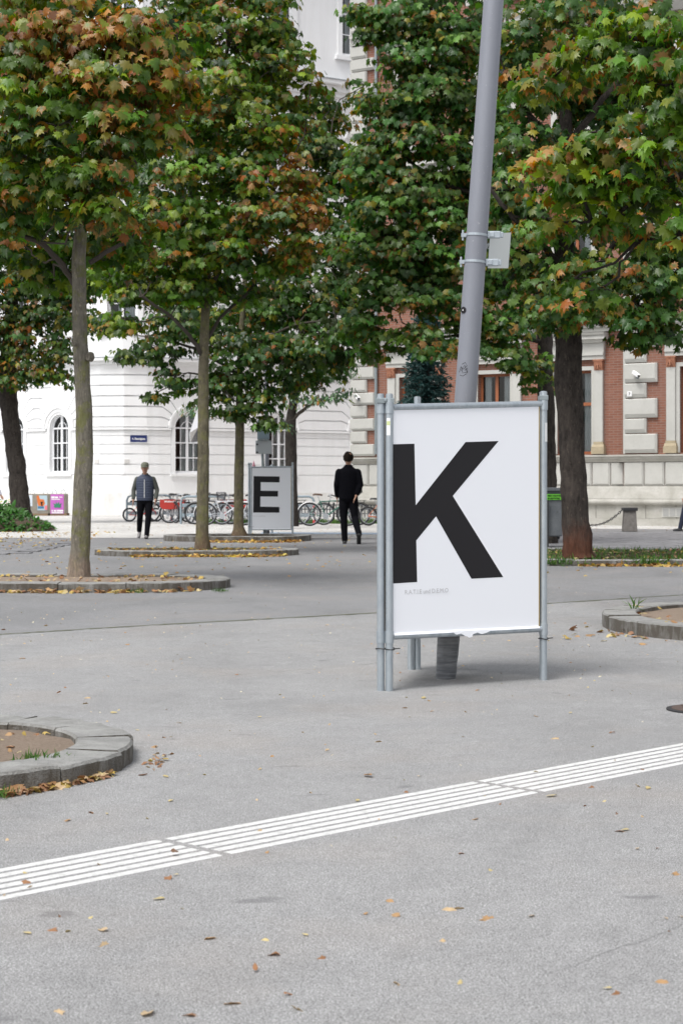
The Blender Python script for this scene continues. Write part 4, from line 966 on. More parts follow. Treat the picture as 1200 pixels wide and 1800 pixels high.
def text(body, size, m, name='lettering', ext=.0015, font=None, sx=1, bold=0, align='LEFT'):
    cu = bpy.data.curves.new(name, 'FONT'); cu.body = body; cu.size = size; cu.extrude = ext; cu.offset = bold; cu.align_x = align; cu.resolution_u = 3
    o = bpy.data.objects.new(name, cu); COL.objects.link(o)
    me = bpy.data.meshes.new_from_object(o.evaluated_get(bpy.context.evaluated_depsgraph_get())); bpy.data.objects.remove(o)
    me.transform(Matrix.Diagonal((sx, 1, 1, 1))); me.materials.clear(); me.materials.append(m)
    r = bpy.data.objects.new(name, me); COL.objects.link(r); return r
def on_frame(o, org, ux, uz, parent=None):
    ux = Vector(ux).normalized(); uz = Vector(uz).normalized(); n = ux.cross(uz)
    o.matrix_basis = Matrix(((ux.x, uz.x, n.x, org[0]), (ux.y, uz.y, n.y, org[1]), (ux.z, uz.z, n.z, org[2]), (0, 0, 0, 1)))
    if parent is not None: o.parent = parent; o.matrix_parent_inverse = abs_inv(parent)
    return o
navy = mat('navy_enamel', (.012, .025, .12), .35)
s = WW.s_at(243.5); z = WW.z_at(243.5, 771); p = WW.M(s, z, .05)
t = empty('street_name_sign', p, 'dark blue street name plate with white lettering on the white corner wall', 'sign')
k = WW.seg(s); nn = Vector((WW.n[k].x, WW.n[k].y, 0)); ux = Vector((-nn.y, nn.x, 0))
hw = .37; hh = .17
b = MB(); b.box(p, (hw*2, .02, hh*2), Matrix.Rotation(math.atan2(ux.y, ux.x), 3, 'Z')); b.build('plate', navy, t, bevel=.004)
b = MB()
for (x, zz, w_, h_) in ((0, hh-.012, hw*2, .02), (0, -hh+.012, hw*2, .02), (-hw+.012, 0, .02, hh*2-.044), (hw-.012, 0, .02, hh*2-.044)): b.box(p+ux*x+nn*.014+Vector((0, 0, zz)), (w_, .012, h_), Matrix.Rotation(math.atan2(ux.y, ux.x), 3, 'Z'))
b.build('border', M['white'], t)
tx = text('4., Resselgasse', .125, M['white'], 'lettering', .002, sx=.74, bold=.003, align='CENTER'); on_frame(tx, p+nn*.014-Vector((0, 0, .045)), ux, (0, 0, 1), t)
p = BW.M(S_(1113), Z(1113, 693), .325); nn = Vector((BW.n[0].x, BW.n[0].y, 0)); ux = Vector((-nn.y, nn.x, 0)); rz = Matrix.Rotation(math.atan2(ux.y, ux.x), 3, 'Z')
t = empty('house_number_plate', p, 'small white number plate on the right quoin blocks below the camera', 'sign')
b = MB(); b.box(p, (.15, .012, .15), rz); b.build('plate', M['white'], t, bevel=.003)
tx = text('7', .11, M['ink'], 'numeral', .002, bold=.003, align='CENTER'); on_frame(tx, p+nn*.008-Vector((0, 0, .04)), ux, (0, 0, 1), t)

# ------------------------------------------------------------ triangular poster stands
def stand(label, FL, FR, BK, zb, zt, ztr, ptop, letter, cap_len=.06, near=True):
    """three framed panels round a lamp post; FL, FR, BK are the foot points; the lettered panel spans FL-FR"""
    FL, FR, BK = Vector(FL), Vector(FR), Vector(BK)
    t = empty('poster_stand', (FL+FR+BK)/3, label, 'poster stand', 'triangular poster stands')
    Rp = .0205; off = .046
    cor = {'L': FL, 'R': FR, 'B': BK}; cen = (FL+FR+BK)/3
    poles = {}
    def pole(name, p, top):
        b = MB(); b.tube([p+Vector((0, 0, 0)), p+Vector((0, 0, top))], Rp, 16)
        b.tube([p+Vector((0, 0, top)), p+Vector((0, 0, top+.004))], Rp*.8, 16)
        o = b.build('post', M['galv'], t, smooth=True); return o
    sides = [('L', 'R'), ('B', 'L'), ('R', 'B')]
    for (a, c) in sides:
        A, B_ = cor[a], cor[c]; d = (B_-A).normalized(); n = Vector((d.y, -d.x, 0))
        if n.dot(cen-A) > 0: n = -n
        front = (a, c) == ('L', 'R')
        pa = A if front else A+d*off*1.0
        pb = B_ if front else B_-d*off*1.0
        if not front:
            if a == 'L' or c == 'L': 
                if c == 'L': pb = B_+(Vector((-.047, .012, 0)))
            if a == 'R': pa = A+Vector((.002, .048, 0))
        ta, tb = (ptop[0], ptop[1]) if front else (ptop[1] if a == 'R' else ptop[0], ptop[0] if c == 'L' else ptop[1])
        pole('post', pa, ta); pole('post', pb, tb)
        z0a = z0b = zb; z1a = zt if a != 'R' else ztr; z1b = zt if c != 'R' else ztr
        d = (pb-pa).normalized()
        for (h0, h1, nm) in ((z0a, z0b, 'bottom_rail'), (z1a, z1b, 'top_rail')):
            b = MB(); b.tube([pa+Vector((0, 0, h0))+d*Rp, pb+Vector((0, 0, h1))-d*Rp], .0175, 16)
            o = b.build(nm, M['galv'], t, smooth=True)
        # collars where rails meet the posts
        b = MB()
        for (q, h0, h1) in ((pa, z0a, z1a), (pb, z0b, z1b)):
            for h in (h0, h1): b.tube([q+Vector((0, 0, h-.035)), q+Vector((0, 0, h+.03))], Rp+.004, 16)
        b.build('rail_collar', M['galv'], t, smooth=True)
        # panel: sheet with yellowed edge and paper
        g = .006; e0 = pa+d*(Rp+.001); e1 = pb-d*(Rp+.012); th = n*.004
        def q3(p, z, k): return Vector((p.x, p.y, z))+n*k
        b = MB(); zz = .0175
        P8 = [q3(e0, z0a+zz*.2, -.006), q3(e1, z0b+zz*.2, -.006), q3(e1, z1b-zz*.2, -.006), q3(e0, z1a-zz*.2, -.006), q3(e0, z0a+zz*.2, .004), q3(e1, z0b+zz*.2, .004), q3(e1, z1b-zz*.2, .004), q3(e0, z1a-zz*.2, .004)]
        b.v += P8
        for f in [(0, 1, 2, 3), (7, 6, 5, 4), (0, 4, 5, 1), (1, 5, 6, 2), (2, 6, 7, 3), (3, 7, 4, 0)]: b.f.append(f); b.m.append(0)
        pn = b.build('panel', M['paper_edge'] if front else M['board_back'], t)
        b = MB(); ins = d*.007
        c8 = [q3(e0, z0a+zz, .0045), q3(e1-ins, z0b+zz, .0045), q3(e1-ins, z1b-zz, .0045), q3(e0, z1a-zz, .0045)]; c8 += [v+n*.0015 for v in c8]; b.v += c8
        # curled lower lip over the rail
        b.f += [(4, 5, 6, 7), (0, 4, 7, 3), (1, 2, 6, 5), (3, 7, 6, 2), (0, 1, 5, 4)]; b.m += [0]*5
        nn = 8; i0 = len(b.v)
        for k in range(nn+1):
            a_ = R(100)*(1-k/nn)+R(0)
            for p_, z_ in ((e0, z0a), (e1-ins, z0b)):
                rr = .0200; b.v.append(Vector((p_.x, p_.y, z_+rr*math.sin(R(20)+a_*.72)))+n*(rr*math.cos(R(20)+a_*.72)+.001))
        if front:
            for k in range(nn): b.f.append((i0+2*k+2, i0+2*k+3, i0+2*k+1, i0+2*k)); b.m.append(0)
        po = b.build('poster', M['paper'], t, smooth=False)
        if front: front_info = (e0, e1, n, po, pa, pb)
    # corner clamps at the tops and ties below
    b = MB()
    for key, p in cor.items():
        top = ptop[1] if key == 'R' else ptop[0]
        c = p+Vector((-.022, .008, 0)) if key == 'L' else (p+Vector((0, .024, 0)) if key == 'R' else p)
        b2 = MB(); sz = (.098, .052, .03) if key == 'L' else ((.05, .098, .03) if key == 'R' else (.135, .06, .03))
        b2.box(c+Vector((0, 0, top-.035)), sz); b2.lathe([(.008, -.03), (.008, .035)], c+Vector((0, 0, top-.035)), 8, rot=Matrix.Rotation(R(90), 3, 'X'))
        b2.build('clamp', M['galv_dark'], t, bevel=.008)
        r_ = .0245; b3 = MB(); hz = .235 if key == 'L' else .245
        pts = [c+Vector(((.052 if key != 'R' else .026)*math.cos(a), (.03 if key != 'R' else .052)*math.sin(a), hz+.004*math.sin(a*2))) for a in [2*math.pi*k/20 for k in range(20)]]
        b3.tube(pts, .0035, 6, closed=True); b3.tube([pts[0], pts[0]+Vector((.03, -.01, .004))], .003, 5); b3.build('tie', M['black'], t)
    return t, front_info
def unproj(px, py, A, n, k):
    """point of the vertical plane through A+n*k under photo pixel (px,py)"""
    dr = Vector(((px-600)/F, 1, -(py-HZ)/F)); o = Vector((0, 0, CH)); a = A+n*k
    return o+dr*((a-o).dot(n)/dr.dot(n))
def inkpoly(name, pts, A, n, k, m, parent):
    b = MB(); q = [unproj(x, y, A, n, k) for x, y in pts]; N = len(q); b.v = q+[v+n*.0006 for v in q]
    b.f = [tuple(range(N, 2*N))[::1]]+[(i, (i+1) % N, N+(i+1) % N, N+i) for i in range(N)]; b.m = [0]*len(b.f)
    o = b.build(name, m, parent); return o
FL = G(684, 1216); FR = G(955, 1197); BK = G(723, 1177); BK.x -= .0
kt, (e0, e1, n, po, pa, pb) = stand('near poster stand with a huge black letter K round the leaning lamp post', FL, FR, BK, .302, 1.566, 1.610, (1.636, 1.68), 'K')
cv = lambda L: [(640+x/3.103, 660+y/3.103) for x, y in L]
inkpoly('letter', cv([(150, 375), (273, 372), (280, 708), (552, 363), (732, 357), (482, 657), (757, 1100), (584, 1109), (391, 768), (283, 900), (288, 1127), (158, 1135)]), e0, n, .0062, M['ink'], po)
a = unproj(711, 1045, e0, n, .0066); b2 = unproj(787, 1040, e0, n, .0066); tx = text('R.A.T.I.E und D.E.M.O', 1.0, M['grey_ink'], 'lettering', .0002)
w_ = max(v.co.x for v in tx.data.vertices); f_ = (b2-a).length/w_; tx.data.transform(Matrix.Diagonal((f_, f_*1.1, .3, 1))); on_frame(tx, a, b2-a, (0, 0, 1), po)
# torn strip of paper at the lower rail, stickers on the posts
b = MB(); A = e0.lerp(e1, .38); d = (e1-e0).normalized()
rag = [(0, .012), (.03, -.004), (.06, .002), (.085, -.012), (.10, -.016), (.115, -.024), (.135, -.020), (.14, -.006), (.17, .003), (.20, -.008), (.235, -.001), (.27, .014)]
i0 = 0; b.v = [Vector((A.x, A.y, .300))+d*x+n*.0215+Vector((0, 0, z)) for x, z in rag]+[Vector((A.x, A.y, .316))+d*x+n*.0200 for x, z in rag]
for k in range(len(rag)-1): b.f.append((k, k+1, len(rag)+k+1, len(rag)+k)); b.m.append(0)
b.build('torn_paper', M['paper'], kt)
def wrapsticker(p, z0, z1, a0, a1, r, m, name, parent, ax=None):
    b = MB(); nn = 6
    for k in range(nn):
        u, v = a0+(a1-a0)*k/nn, a0+(a1-a0)*(k+1)/nn
        f = lambda a, z: Vector((p.x+(ax(z).x if ax else 0)+r*math.sin(a), p.y+(ax(z).y if ax else 0)-r*math.cos(a), z))
        b.quad(f(u, z0), f(v, z0), f(v, z1), f(u, z1))
    return b.build(name, m, parent)
M['sticker'] = mat('sticker_white', (.8, .8, .8), .5); M['sticker_y'] = mat('sticker_green', (.55, .62, .30), .5)
wrapsticker(pa, 1.41, 1.505, R(-45), R(15), .0213, M['sticker'], 'sticker', kt); wrapsticker(pa, 1.466, 1.488, R(-44), R(10), .0217, M['sticker_y'], 'sticker', kt)
wrapsticker(pb, 1.39, 1.50, R(20), R(75), .0213, M['sticker'], 'sticker', kt)
# E stand
eL = G(441, 944); eR = G(514, 943.5); eB = G(478, 938)
et, (e0, e1, n, po, pa, pb) = stand('far poster stand with a black letter E beside the flared maple trunk', eL, eR, eB, .17, 1.60, 1.61, (1.70, 1.71), 'E')
cv = lambda L: [(420+x/4.286, 680+y/4.286) for x, y in L]
inkpoly('letter', cv([(110, 672), (306, 675), (305, 720), (163, 718), (163, 782), (294, 784), (293, 827), (161, 826), (160, 902), (304, 905), (304, 948), (107, 947)]), e0, n, .0075, M['ink'], po)
a = unproj(444.5, 908, e0, n, .0078); b2 = unproj(466, 908, e0, n, .0078); tx = text('R.A.T.I.E und D.E.M.O', 1.0, M['grey_ink'], 'lettering', .0002)
w_ = max(v.co.x for v in tx.data.vertices); f_ = (b2-a).length/w_; tx.data.transform(Matrix.Diagonal((f_, f_*1.1, .3, 1))); on_frame(tx, a, b2-a, (0, 0, 1), po)

# ------------------------------------------------------------ leaning lamp post
base = G(783, 1194); lt = P(870, -40, 9.75); lt = P(870, -40, 9.95)
t = empty('lamp_post', base, 'tall grey leaning lamp post rising out of the K poster stand', 'lamp post')
ax = (lt-base)
b = MB(); q = base+ax*.09; b.tube([q, base+ax*.5, base+ax*1.0, base+ax*1.7], [.0665, .0630, .0585, .052], 28); b.build('pole', M['pole_grey'], t, smooth=True)
b = MB(); pts = []; rr = []
for k in range(15): pts.append(base+ax*(.098*k/14)+Vector((0, 0, 0))); rr.append(.058+.011*(k/14)**.7+random.uniform(-.0012, .0012))
b.tube(pts, rr, 28); b.build('wrapped_foot', M['wrap'], t, smooth=True)
b = MB(); top = base+ax*1.7; b.tube([top, top+Vector((.1, -.2, .35)), top+Vector((.2, -.8, .6)), top+Vector((.25, -1.5, .65))], [.05, .045, .04, .035], 12); b.build('lamp_arm', M['pole_grey'], t, smooth=True)
b = MB(); b.box(top+Vector((.26, -1.8, .64)), (.28, .7, .12)); b.build('lamp_head', M['pole_grey'], t, bevel=.03)
def onax(py):   # axis point at photo row
    k = 0.0
    lo, hi = 0, 1.7
    for _ in range(40):
        m = (lo+hi)/2; p = base+ax*m; y = HZ-(p.z-CH)/p.y*F
        if y > py: lo = m
        else: hi = m
    return base+ax*lo
axd = ax.normalized(); qr = axd.to_track_quat('Z', 'Y').to_matrix()
sp = onax(440); 
s_t = empty('back_of_sign', sp+Vector((.14, .02, 0)), 'small unpainted metal sign seen from behind, clamped to the leaning lamp post', 'sign')
for py in (413, 460):
    c = onax(py); b = MB(); b.lathe([(.0635, -.007), (.0655, -.007), (.0655, .007), (.0635, .007)], c, 28, rot=qr); b.box(c+Vector((-.078, 0, 0)), (.028, .02, .022)); b.lathe([(.006, -.03), (.006, .03)], c+Vector((-.082, 0, 0)), 8); b.build('strap', M['galv'], s_t, smooth=False)
    b = MB(); c2 = c+Vector((.098, -.004, .002 if py == 413 else -.004)); b.box(c2, (.075, .03, .04)); b.box(c2+Vector((.045, .004, 0)), (.02, .02, .032)); b.box(c2+Vector((-.012, -.017, 0)), (.028, .006, .03)); b.build('bracket', M['galv'], s_t, bevel=.004)
c0 = P(861, 409, 9.99); b = MB(); A_ = [P(861, 411, 10.0), P(857, 471, 10.0), P(893, 471, 10.12), P(898, 408, 10.12)]; b.v = A_+[v+Vector((0, .004, 0)) for v in A_]
b.f = [(0, 1, 2, 3), (7, 6, 5, 4), (0, 4, 5, 1), (1, 5, 6, 2), (2, 6, 7, 3), (3, 7, 4, 0)]; b.m = [0]*6; b.build('plate', mat('bare_aluminium', (.62, .64, .63), .38, .6), s_t)
def polesticker(py0, py1, a0, a1, m, name, label):
    z0, z1 = onax(py1), onax(py0); r = .0622; b = MB(); nn = 6
    for k in range(nn):
        u, v = a0+(a1-a0)*k/nn, a0+(a1-a0)*(k+1)/nn
        f = lambda a, c: c+Vector((r*math.sin(a), -r*math.cos(a), 0))
        b.quad(f(u, z0), f(v, z0), f(v, z1), f(u, z1))
    return b.build(name, m, t)
polesticker(518, 539, R(-85), R(-45), M['sticker'], 'sticker', ''); polesticker(522, 531, R(-80), R(-52), mat('sticker_blue', (.12, .42, .55), .5), 'sticker', '')
c = onax(546)+Vector((-.050, -.0385, 0)); b = MB(); b.lathe([(.0195, 0), (.0195, .004)], c, 20, rot=Vector((-.78, -.62, 0)).to_track_quat('Z', 'Y').to_matrix()); b.build('sticker', M['ink'], t)
b = MB(); b.lathe([(.004, 0), (.004, .002)], c+Vector((-.0035, -.0028, 0)), 10, rot=Vector((-.78, -.62, 0)).to_track_quat('Z', 'Y').to_matrix()); b.build('sticker_mark', M['white'], t)
# scribbled tag
b = MB()
def scr(pts):
    out = []
    for px, py in pts:
        c = onax(py); r = .0640; x = (px-600)/F*c.y-c.x; x = max(-r*.97, min(r*.97, x)); out.append(c+Vector((x, -math.sqrt(r*r-x*x), 0)))
    b.tube(out, .0016, 5)
scr([(811, 641), (816, 638), (819, 644), (813, 650), (809, 646)]); scr([(809, 652), (815, 643), (820, 657)]); scr([(807, 660), (812, 662), (818, 658)]); scr([(815, 652), (820, 648), (820, 655), (814, 656)]); scr([(806, 655), (809, 645), (812, 657)])
b.build('scribbled_tag', M['ink'], t)

# ------------------------------------------------------------ bicycles
SILV = galv('bike_alloy', (.6, .62, .65), .3)
def bike(label, px, py, d, head, col, r=.34, wb_=1.04, fender=None, basket=None, panel=None, tyre=.027, seat=(.02, .02, .022), rack=False, lean=3, cat='bicycle', flip=1, child=False):
    """px,py: photo position of the point midway between the wheels on the ground at depth d; head: heading in degrees, 0 = to the right"""
    org = P(px, py, d); org.z = 0.004
    t = empty('bicycle', org, label, cat, 'bicycles parked along the walls', R(head)); t.rotation_euler = (R(lean), 0, R(head))
    fm = mat('bike_paint', col, .35, .2); xr, xf = -wb_/2, wb_/2
    wheels = []
    for x in (xr, xf):
        b = LMB(); b.tube([(x+(r-tyre)*math.cos(a), 0, r+(r-tyre)*math.sin(a)) for a in [2*math.pi*k/28 for k in range(28)]], tyre, 8, closed=True); ty = b.build('wheel', M['rubber'], t, smooth=True)
        b = LMB(); ri = r-tyre*2-.004; b.tube([(x+ri*math.cos(a), 0, r+ri*math.sin(a)) for a in [2*math.pi*k/28 for k in range(28)]], .009, 6, closed=True); b.build('rim', SILV, ty, smooth=True)
        b = LMB()
        for k in range(18):
            a = 2*math.pi*k/18; b.tube([(x+.02*math.cos(a+.5), .015*(-1)**k, r+.02*math.sin(a+.5)), (x+ri*math.cos(a), 0, r+ri*math.sin(a))], .0024, 4, cap=False)
        b.lathe([(.018, -.045), (.018, .045)], (x, 0, r), 10, rot=Matrix.Rotation(R(90), 3, 'X')); b.build('spokes', SILV, ty)
    bbp = Vector((-.08*wb_, 0, r*.82)); st = Vector((-.24*wb_, 0, r*2.15)); hd = Vector((.34*wb_, 0, r*2.15)); hl = Vector((.37*wb_, 0, r*1.88)); ra = Vector((xr, 0, r)); fa = Vector((xf, 0, r))
    b = LMB(); b.tube([bbp, st], .016, 8); b.tube([st*.96+hd*.04+Vector((0, 0, -.03)), hd], .016, 8); b.tube([bbp, hl], .019, 8); b.tube([hd+(hd-hl)*.2, hl], .021, 8)
    for sy in (-.05, .05):
        b.tube([bbp, Vector((xr, sy, r))], .009, 6); b.tube([st+Vector((0, 0, -.04)), Vector((xr, sy, r))], .008, 6)
    b.build('frame', fm, t, smooth=True)
    b = LMB()
    for sy in (-.045, .045): b.tube([hl, hl+Vector((.01, sy, -.06)), Vector((xf-.03, sy, r+.12)), Vector((xf, sy, r))], [.015, .013, .011, .009], 6)
    b.build('fork', fm, t, smooth=True)
    b = LMB(); sp_ = st+(st-bbp).normalized()*.15; b.tube([st, sp_], .012, 8); b.build('seat_post', SILV, t)
    b = LMB(); i0 = 0
    sec = [(-.14, .085, .01), (-.09, .085, .03), (0, .05, .025), (.08, .022, .02), (.14, .018, .005)]
    for (x, w_, z) in sec:
        for (yy, zz) in ((-w_, z-.03), (-w_*.7, z+.005), (0, z+.012), (w_*.7, z+.005), (w_, z-.03), (0, z-.045)): b.v.append(sp_+Vector((x, yy, zz+.03)))
    for k in range(len(sec)-1):
        for j in range(6): b.f.append((k*6+j, k*6+(j+1) % 6, (k+1)*6+(j+1) % 6, (k+1)*6+j)); b.m.append(0)
    b.f += [tuple(range(6))[::-1], tuple(24+j for j in range(6))]; b.m += [0, 0]
    b.build('saddle', mat('saddle', seat, .6), t, smooth=True)
    stt = hd+(hd-hl).normalized()*.14; b = LMB(); b.tube([hd, stt, stt+Vector((.05, 0, .02))], .013, 8); c = stt+Vector((.05, 0, .02))
    b.tube([c+Vector((-.14, -.29, .0)), c+Vector((-.03, -.24, .03)), c+Vector((.02, -.08, 0)), c+Vector((.02, .08, 0)), c+Vector((-.03, .24, .03)), c+Vector((-.14, .29, .0))], .011, 8); b.build('handlebar', SILV, t, smooth=True)
    b = LMB()
    for sy in (-1, 1): b.tube([c+Vector((-.17, sy*.30, -.004)), c+Vector((-.08, sy*.265, .018))], .017, 8)
    for sy in (-1, 1): b.tube([c+Vector((-.02, sy*.22, .0)), c+Vector((.02, sy*.25, -.03)), c+Vector((-.06, sy*.28, -.03))], .006, 5)
    b.build('grip', M['black'], t, smooth=True)
    b = LMB(); b.lathe([(.085, -.004), (.085, .004)], bbp+Vector((0, -.05, 0)), 20, rot=Matrix.Rotation(R(90), 3, 'X')); b.tube([bbp+Vector((0, -.06, 0)), bbp+Vector((.08, -.07, -.14))], .010, 6); b.tube([bbp+Vector((0, .06, 0)), bbp+Vector((-.08, .07, .14))], .010, 6)
    b.tube([bbp+Vector((0, -.055, .08)), ra+Vector((0, -.05, .03))], .004, 4); b.tube([bbp+Vector((0, -.055, -.08)), ra+Vector((0, -.05, -.03))], .004, 4); b.tube([bbp+Vector((-.08, .07, .14)), bbp+Vector((-.08, -.07, .14))], .002, 4)
    b.build('crank', SILV, t)
    b = LMB(); b.box(bbp+Vector((.08, -.11, -.14)), (.09, .07, .02)); b.build('pedal', M['black'], t)
    b = LMB(); b.box(bbp+Vector((-.08, .11, .14)), (.09, .07, .02)); b.build('pedal', M['black'], t)
    if fender:
        for (x, a0, a1) in ((xr, 25, 190), (xf, 5, 125)):
            b = LMB(); pts = [R(a0+(a1-a0)*k/14) for k in range(15)]
            for k in range(15):
                a = pts[k]
                for (yy, rr_) in ((-.028, r+.008), (0, r+.024), (.028, r+.008)): b.v.append(Vector((x+rr_*math.cos(a), yy, r+rr_*math.sin(a))))
            for k in range(14):
                for j in range(2): b.f.append((k*3+j, k*3+j+1, k*3+j+4, k*3+j+3)); b.m.append(0)
            o = b.build('mudguard', mat('mudguard', fender, .35, .2), t, smooth=True); so_ = o.modifiers.new('s', 'SOLIDIFY'); so_.thickness = .003
    if rack or panel:
        b = LMB(); z = r*2+.07
        for sy in (-.06, 0, .06): b.tube([Vector((xr-.2, sy, z)), Vector((xr+.28, sy, z))], .006, 5)
        for sy in (-.06, .06): b.tube([Vector((xr-.15, sy, z)), Vector((xr, sy*1.2, r))], .006, 5); b.tube([Vector((xr+.1, sy, z)), Vector((xr, sy*1.2, r))], .006, 5)
        b.build('luggage_rack', M['black'], t)
    if panel:
        for sy in (-1, 1):
            b = LMB(); i0 = 0; pts = [(-.40, .0), (.42, .0), (.42, -.10), (.30, -.30), (-.30, -.30), (-.40, -.22)]
            z = r*2+.09; N = 6; b.v = [Vector((xr+.1+x, sy*.085, z+zz)) for x, zz in pts]+[Vector((xr+.1+x, sy*.098, z+zz)) for x, zz in pts]
            b.f = [tuple(range(N)), tuple(reversed(range(N, 2*N)))]+[(i, (i+1) % N, N+(i+1) % N, N+i) for i in range(N)]; b.m = [0]*len(b.f)
            pn = b.build('advert_panel', mat('red_panel', (.42, .03, .022), .4), t)
            if sy == -1:
                for (txt, x0, z0, sz) in ((panel, -.26, -.075, .085), ('6', .22, -.22, .12)):
                    tx = text(txt, sz, M['white'], 'lettering', .001, bold=.002); tx.data.transform(Matrix.Rotation(R(90), 4, 'X')); tx.parent = pn; tx.location = (xr+.1+x0, -.1005, z+z0)
    if basket:
        b = LMB(); c2 = c+Vector((.20, 0, -.02)); W2, D2, H2 = .17, .13, .24
        rows = 6
        for k in range(rows+1):
            f = .78+.22*k/rows; z = c2.z-H2/2+H2*k/rows
            q = [Vector((c2.x+sx*D2*f, sy*W2*f, z)) for sx, sy in ((-1, -1), (1, -1), (1, 1), (-1, 1))]; b.tube(q, .0035 if k < rows else .007, 4, closed=True)
        for k in range(9):
            u = -1+2*k/8
            for (A_, B_) in (((-D2*.78, u*W2*.78), (-D2, u*W2)), ((D2*.78, u*W2*.78), (D2, u*W2)), ((u*D2*.78, -W2*.78), (u*D2, -W2)), ((u*D2*.78, W2*.78), (u*D2, W2))):
                b.tube([Vector((c2.x+A_[0], A_[1], c2.z-H2/2)), Vector((c2.x+B_[0], B_[1], c2.z+H2/2))], .003, 4)
        if basket == 'solid':
            q0 = [Vector((c2.x+sx*D2*.77, sy*W2*.77, c2.z-H2/2)) for sx, sy in ((-1, -1), (1, -1), (1, 1), (-1, 1))]; q1 = [Vector((c2.x+sx*D2*.98, sy*W2*.98, c2.z+H2/2-.02)) for sx, sy in ((-1, -1), (1, -1), (1, 1), (-1, 1))]
            for k in range(4): b.quad(q0[k], q0[(k+1) % 4], q1[(k+1) % 4], q1[k])
            b.quad(*q0)
        b.build('basket', mat('basket_wire', (.10, .10, .11), .5, .4), t)
    if child:
        b = LMB(); pts = [Vector((xr+.34, 0, r*2.1+.06)), Vector((xr+.12, 0, r*2.1+.16)), Vector((xr-.05, 0, r*2.1+.30)), Vector((xr-.02, 0, r*2.1+.45)), Vector((xr+.15, 0, r*2.1+.5))]
        for p in pts:
            for yy in (-.15, .15): b.v.append(p+Vector((0, yy, 0)))
        for k in range(4): b.f.append((2*k, 2*k+1, 2*k+3, 2*k+2)); b.m.append(0)
        o = b.build('child_seat', M['black'], t, smooth=True); so_ = o.modifiers.new('s', 'SOLIDIFY'); so_.thickness = .03
    return t
bike('green bicycle with white rear mudguard, nearest in front of the iron fence', 578, 925, 50.1, 4, (.02, .13, .09), .35, 1.14, fender=(.7, .7, .7), seat=(.09, .05, .03), lean=-4)
bike('black bicycle with a curved child seat behind the green bicycle', 600, 920, 51.3, 172, (.02, .02, .025), .34, 1.08, fender=(.03, .03, .03), rack=True, child=True, seat=(.02, .02, .02))
bike('dark bicycle parked right behind the E poster stand', 497, 921, 52, 185, (.03, .05, .07), .34, 1.05, rack=True)
bike('small orange and black bicycle just left of the K poster stand', 676, 924, 50.5, -8, (.60, .13, .03), .29, .98, tyre=.032, seat=(.02, .02, .02))
bike('silver white city bicycle between the two thin maple trunks', 396, 924, 50.9, 2, (.62, .64, .68), .345, 1.16, fender=(.65, .65, .66), rack=True, lean=4)
bike('white bicycle with a wire basket half behind the maple left of the E board', 421, 921, 51.9, 176, (.55, .57, .6), .34, 1.08, basket='wire', rack=True)
bike('red panelled hire bicycle with a solid black basket, left of the slender maple', 330, 919, 54.2, 3, (.55, .56, .58), .33, 1.15, basket='solid', panel='bikebund Center', fender=(.6, .6, .6))
bike('red panelled hire bicycle showing between the two thin maples, basket facing left', 385, 917, 54.9, 176, (.55, .56, .58), .33, 1.15, panel='bikebund Center', fender=(.6, .6, .6), basket='wire')
bike('black saddled bicycle standing end on beside the red and white post', 311, 919, 55.4, 62, (.60, .62, .64), .345, 1.08, fender=(.7, .7, .7), rack=True)
bike('small red bicycle behind the walking man with the blue vest', 251, 917, 56.6, 2, (.55, .05, .04), .235, .88, seat=(.02, .02, .02))
bike('black and white bicycle tangled in the rack right of the walking man', 290, 918, 56.4, 150, (.04, .04, .05), .33, 1.06, fender=(.7, .7, .7), rack=True)

bike('black bicycle squeezed between the end on bicycle and the red panels', 322, 920, 53.6, 120, (.02, .02, .02), .34, 1.08, fender=(.03, .03, .03), rack=True, lean=-5)
bike('dark blue bicycle with high handlebar just left of the E poster stand', 432, 920, 53.4, 20, (.03, .05, .12), .34, 1.10, rack=True, lean=5)
bike('dark framed bicycle leaning behind the silver white city bicycle', 374, 921, 52.4, 190, (.03, .03, .035), .34, 1.08, fender=(.04, .04, .04), lean=-6)
# racks
def rackobj(label, x0, x1, py, d, h, redpost=True):
    a = P(x0, py, d); c = P(x1, py, d); a.z = c.z = 0
    t = empty('bicycle_rack', (a+c)/2, label, 'bicycle rack', 'bicycle racks')
    gm = mat('rack_grey_blue', (.27, .33, .37), .5, .3)
    rr = .16; b = MB(); b.tube([a, a+Vector((0, 0, h-rr)), a+Vector((rr*.3, 0, h-rr*.3)), a+Vector((rr, 0, h)), c+Vector((-rr, 0, h)), c+Vector((-rr*.3, 0, h-rr*.3)), c+Vector((0, 0, h-rr))], .035, 10); b.build('hoop', gm, t, smooth=True)
    for z in (h*.33, h*.68):
        b = MB(); b.box((a+c)/2+Vector((0, 0, z)), ((c-a).length-.07, .025, .11)); b.build('crossbar', gm, t, bevel=.005)
    pst = MB(); pst.tube([c, c+Vector((0, 0, h-rr))], .036, 12); p_ = pst.build('end_post', M['white'], t, smooth=True)
    if redpost:
        for k in range(3): b = MB(); z = .02+k*.24; b.tube([c+Vector((0, 0, z)), c+Vector((0, 0, z+.12))], .042, 12); b.build('red_band', mat('red_reflector', (.55, .02, .02), .4), p_)
rackobj('grey bicycle rack with red and white end post behind the walking man', 223, 301, 917, 57, .88)
rackobj('grey bicycle rack with a red banded post between the thin maples', 318, 396, 922, 52.8, .86)
rackobj('grey bicycle rack behind the green bicycle', 470, 552, 921, 52.6, .86)

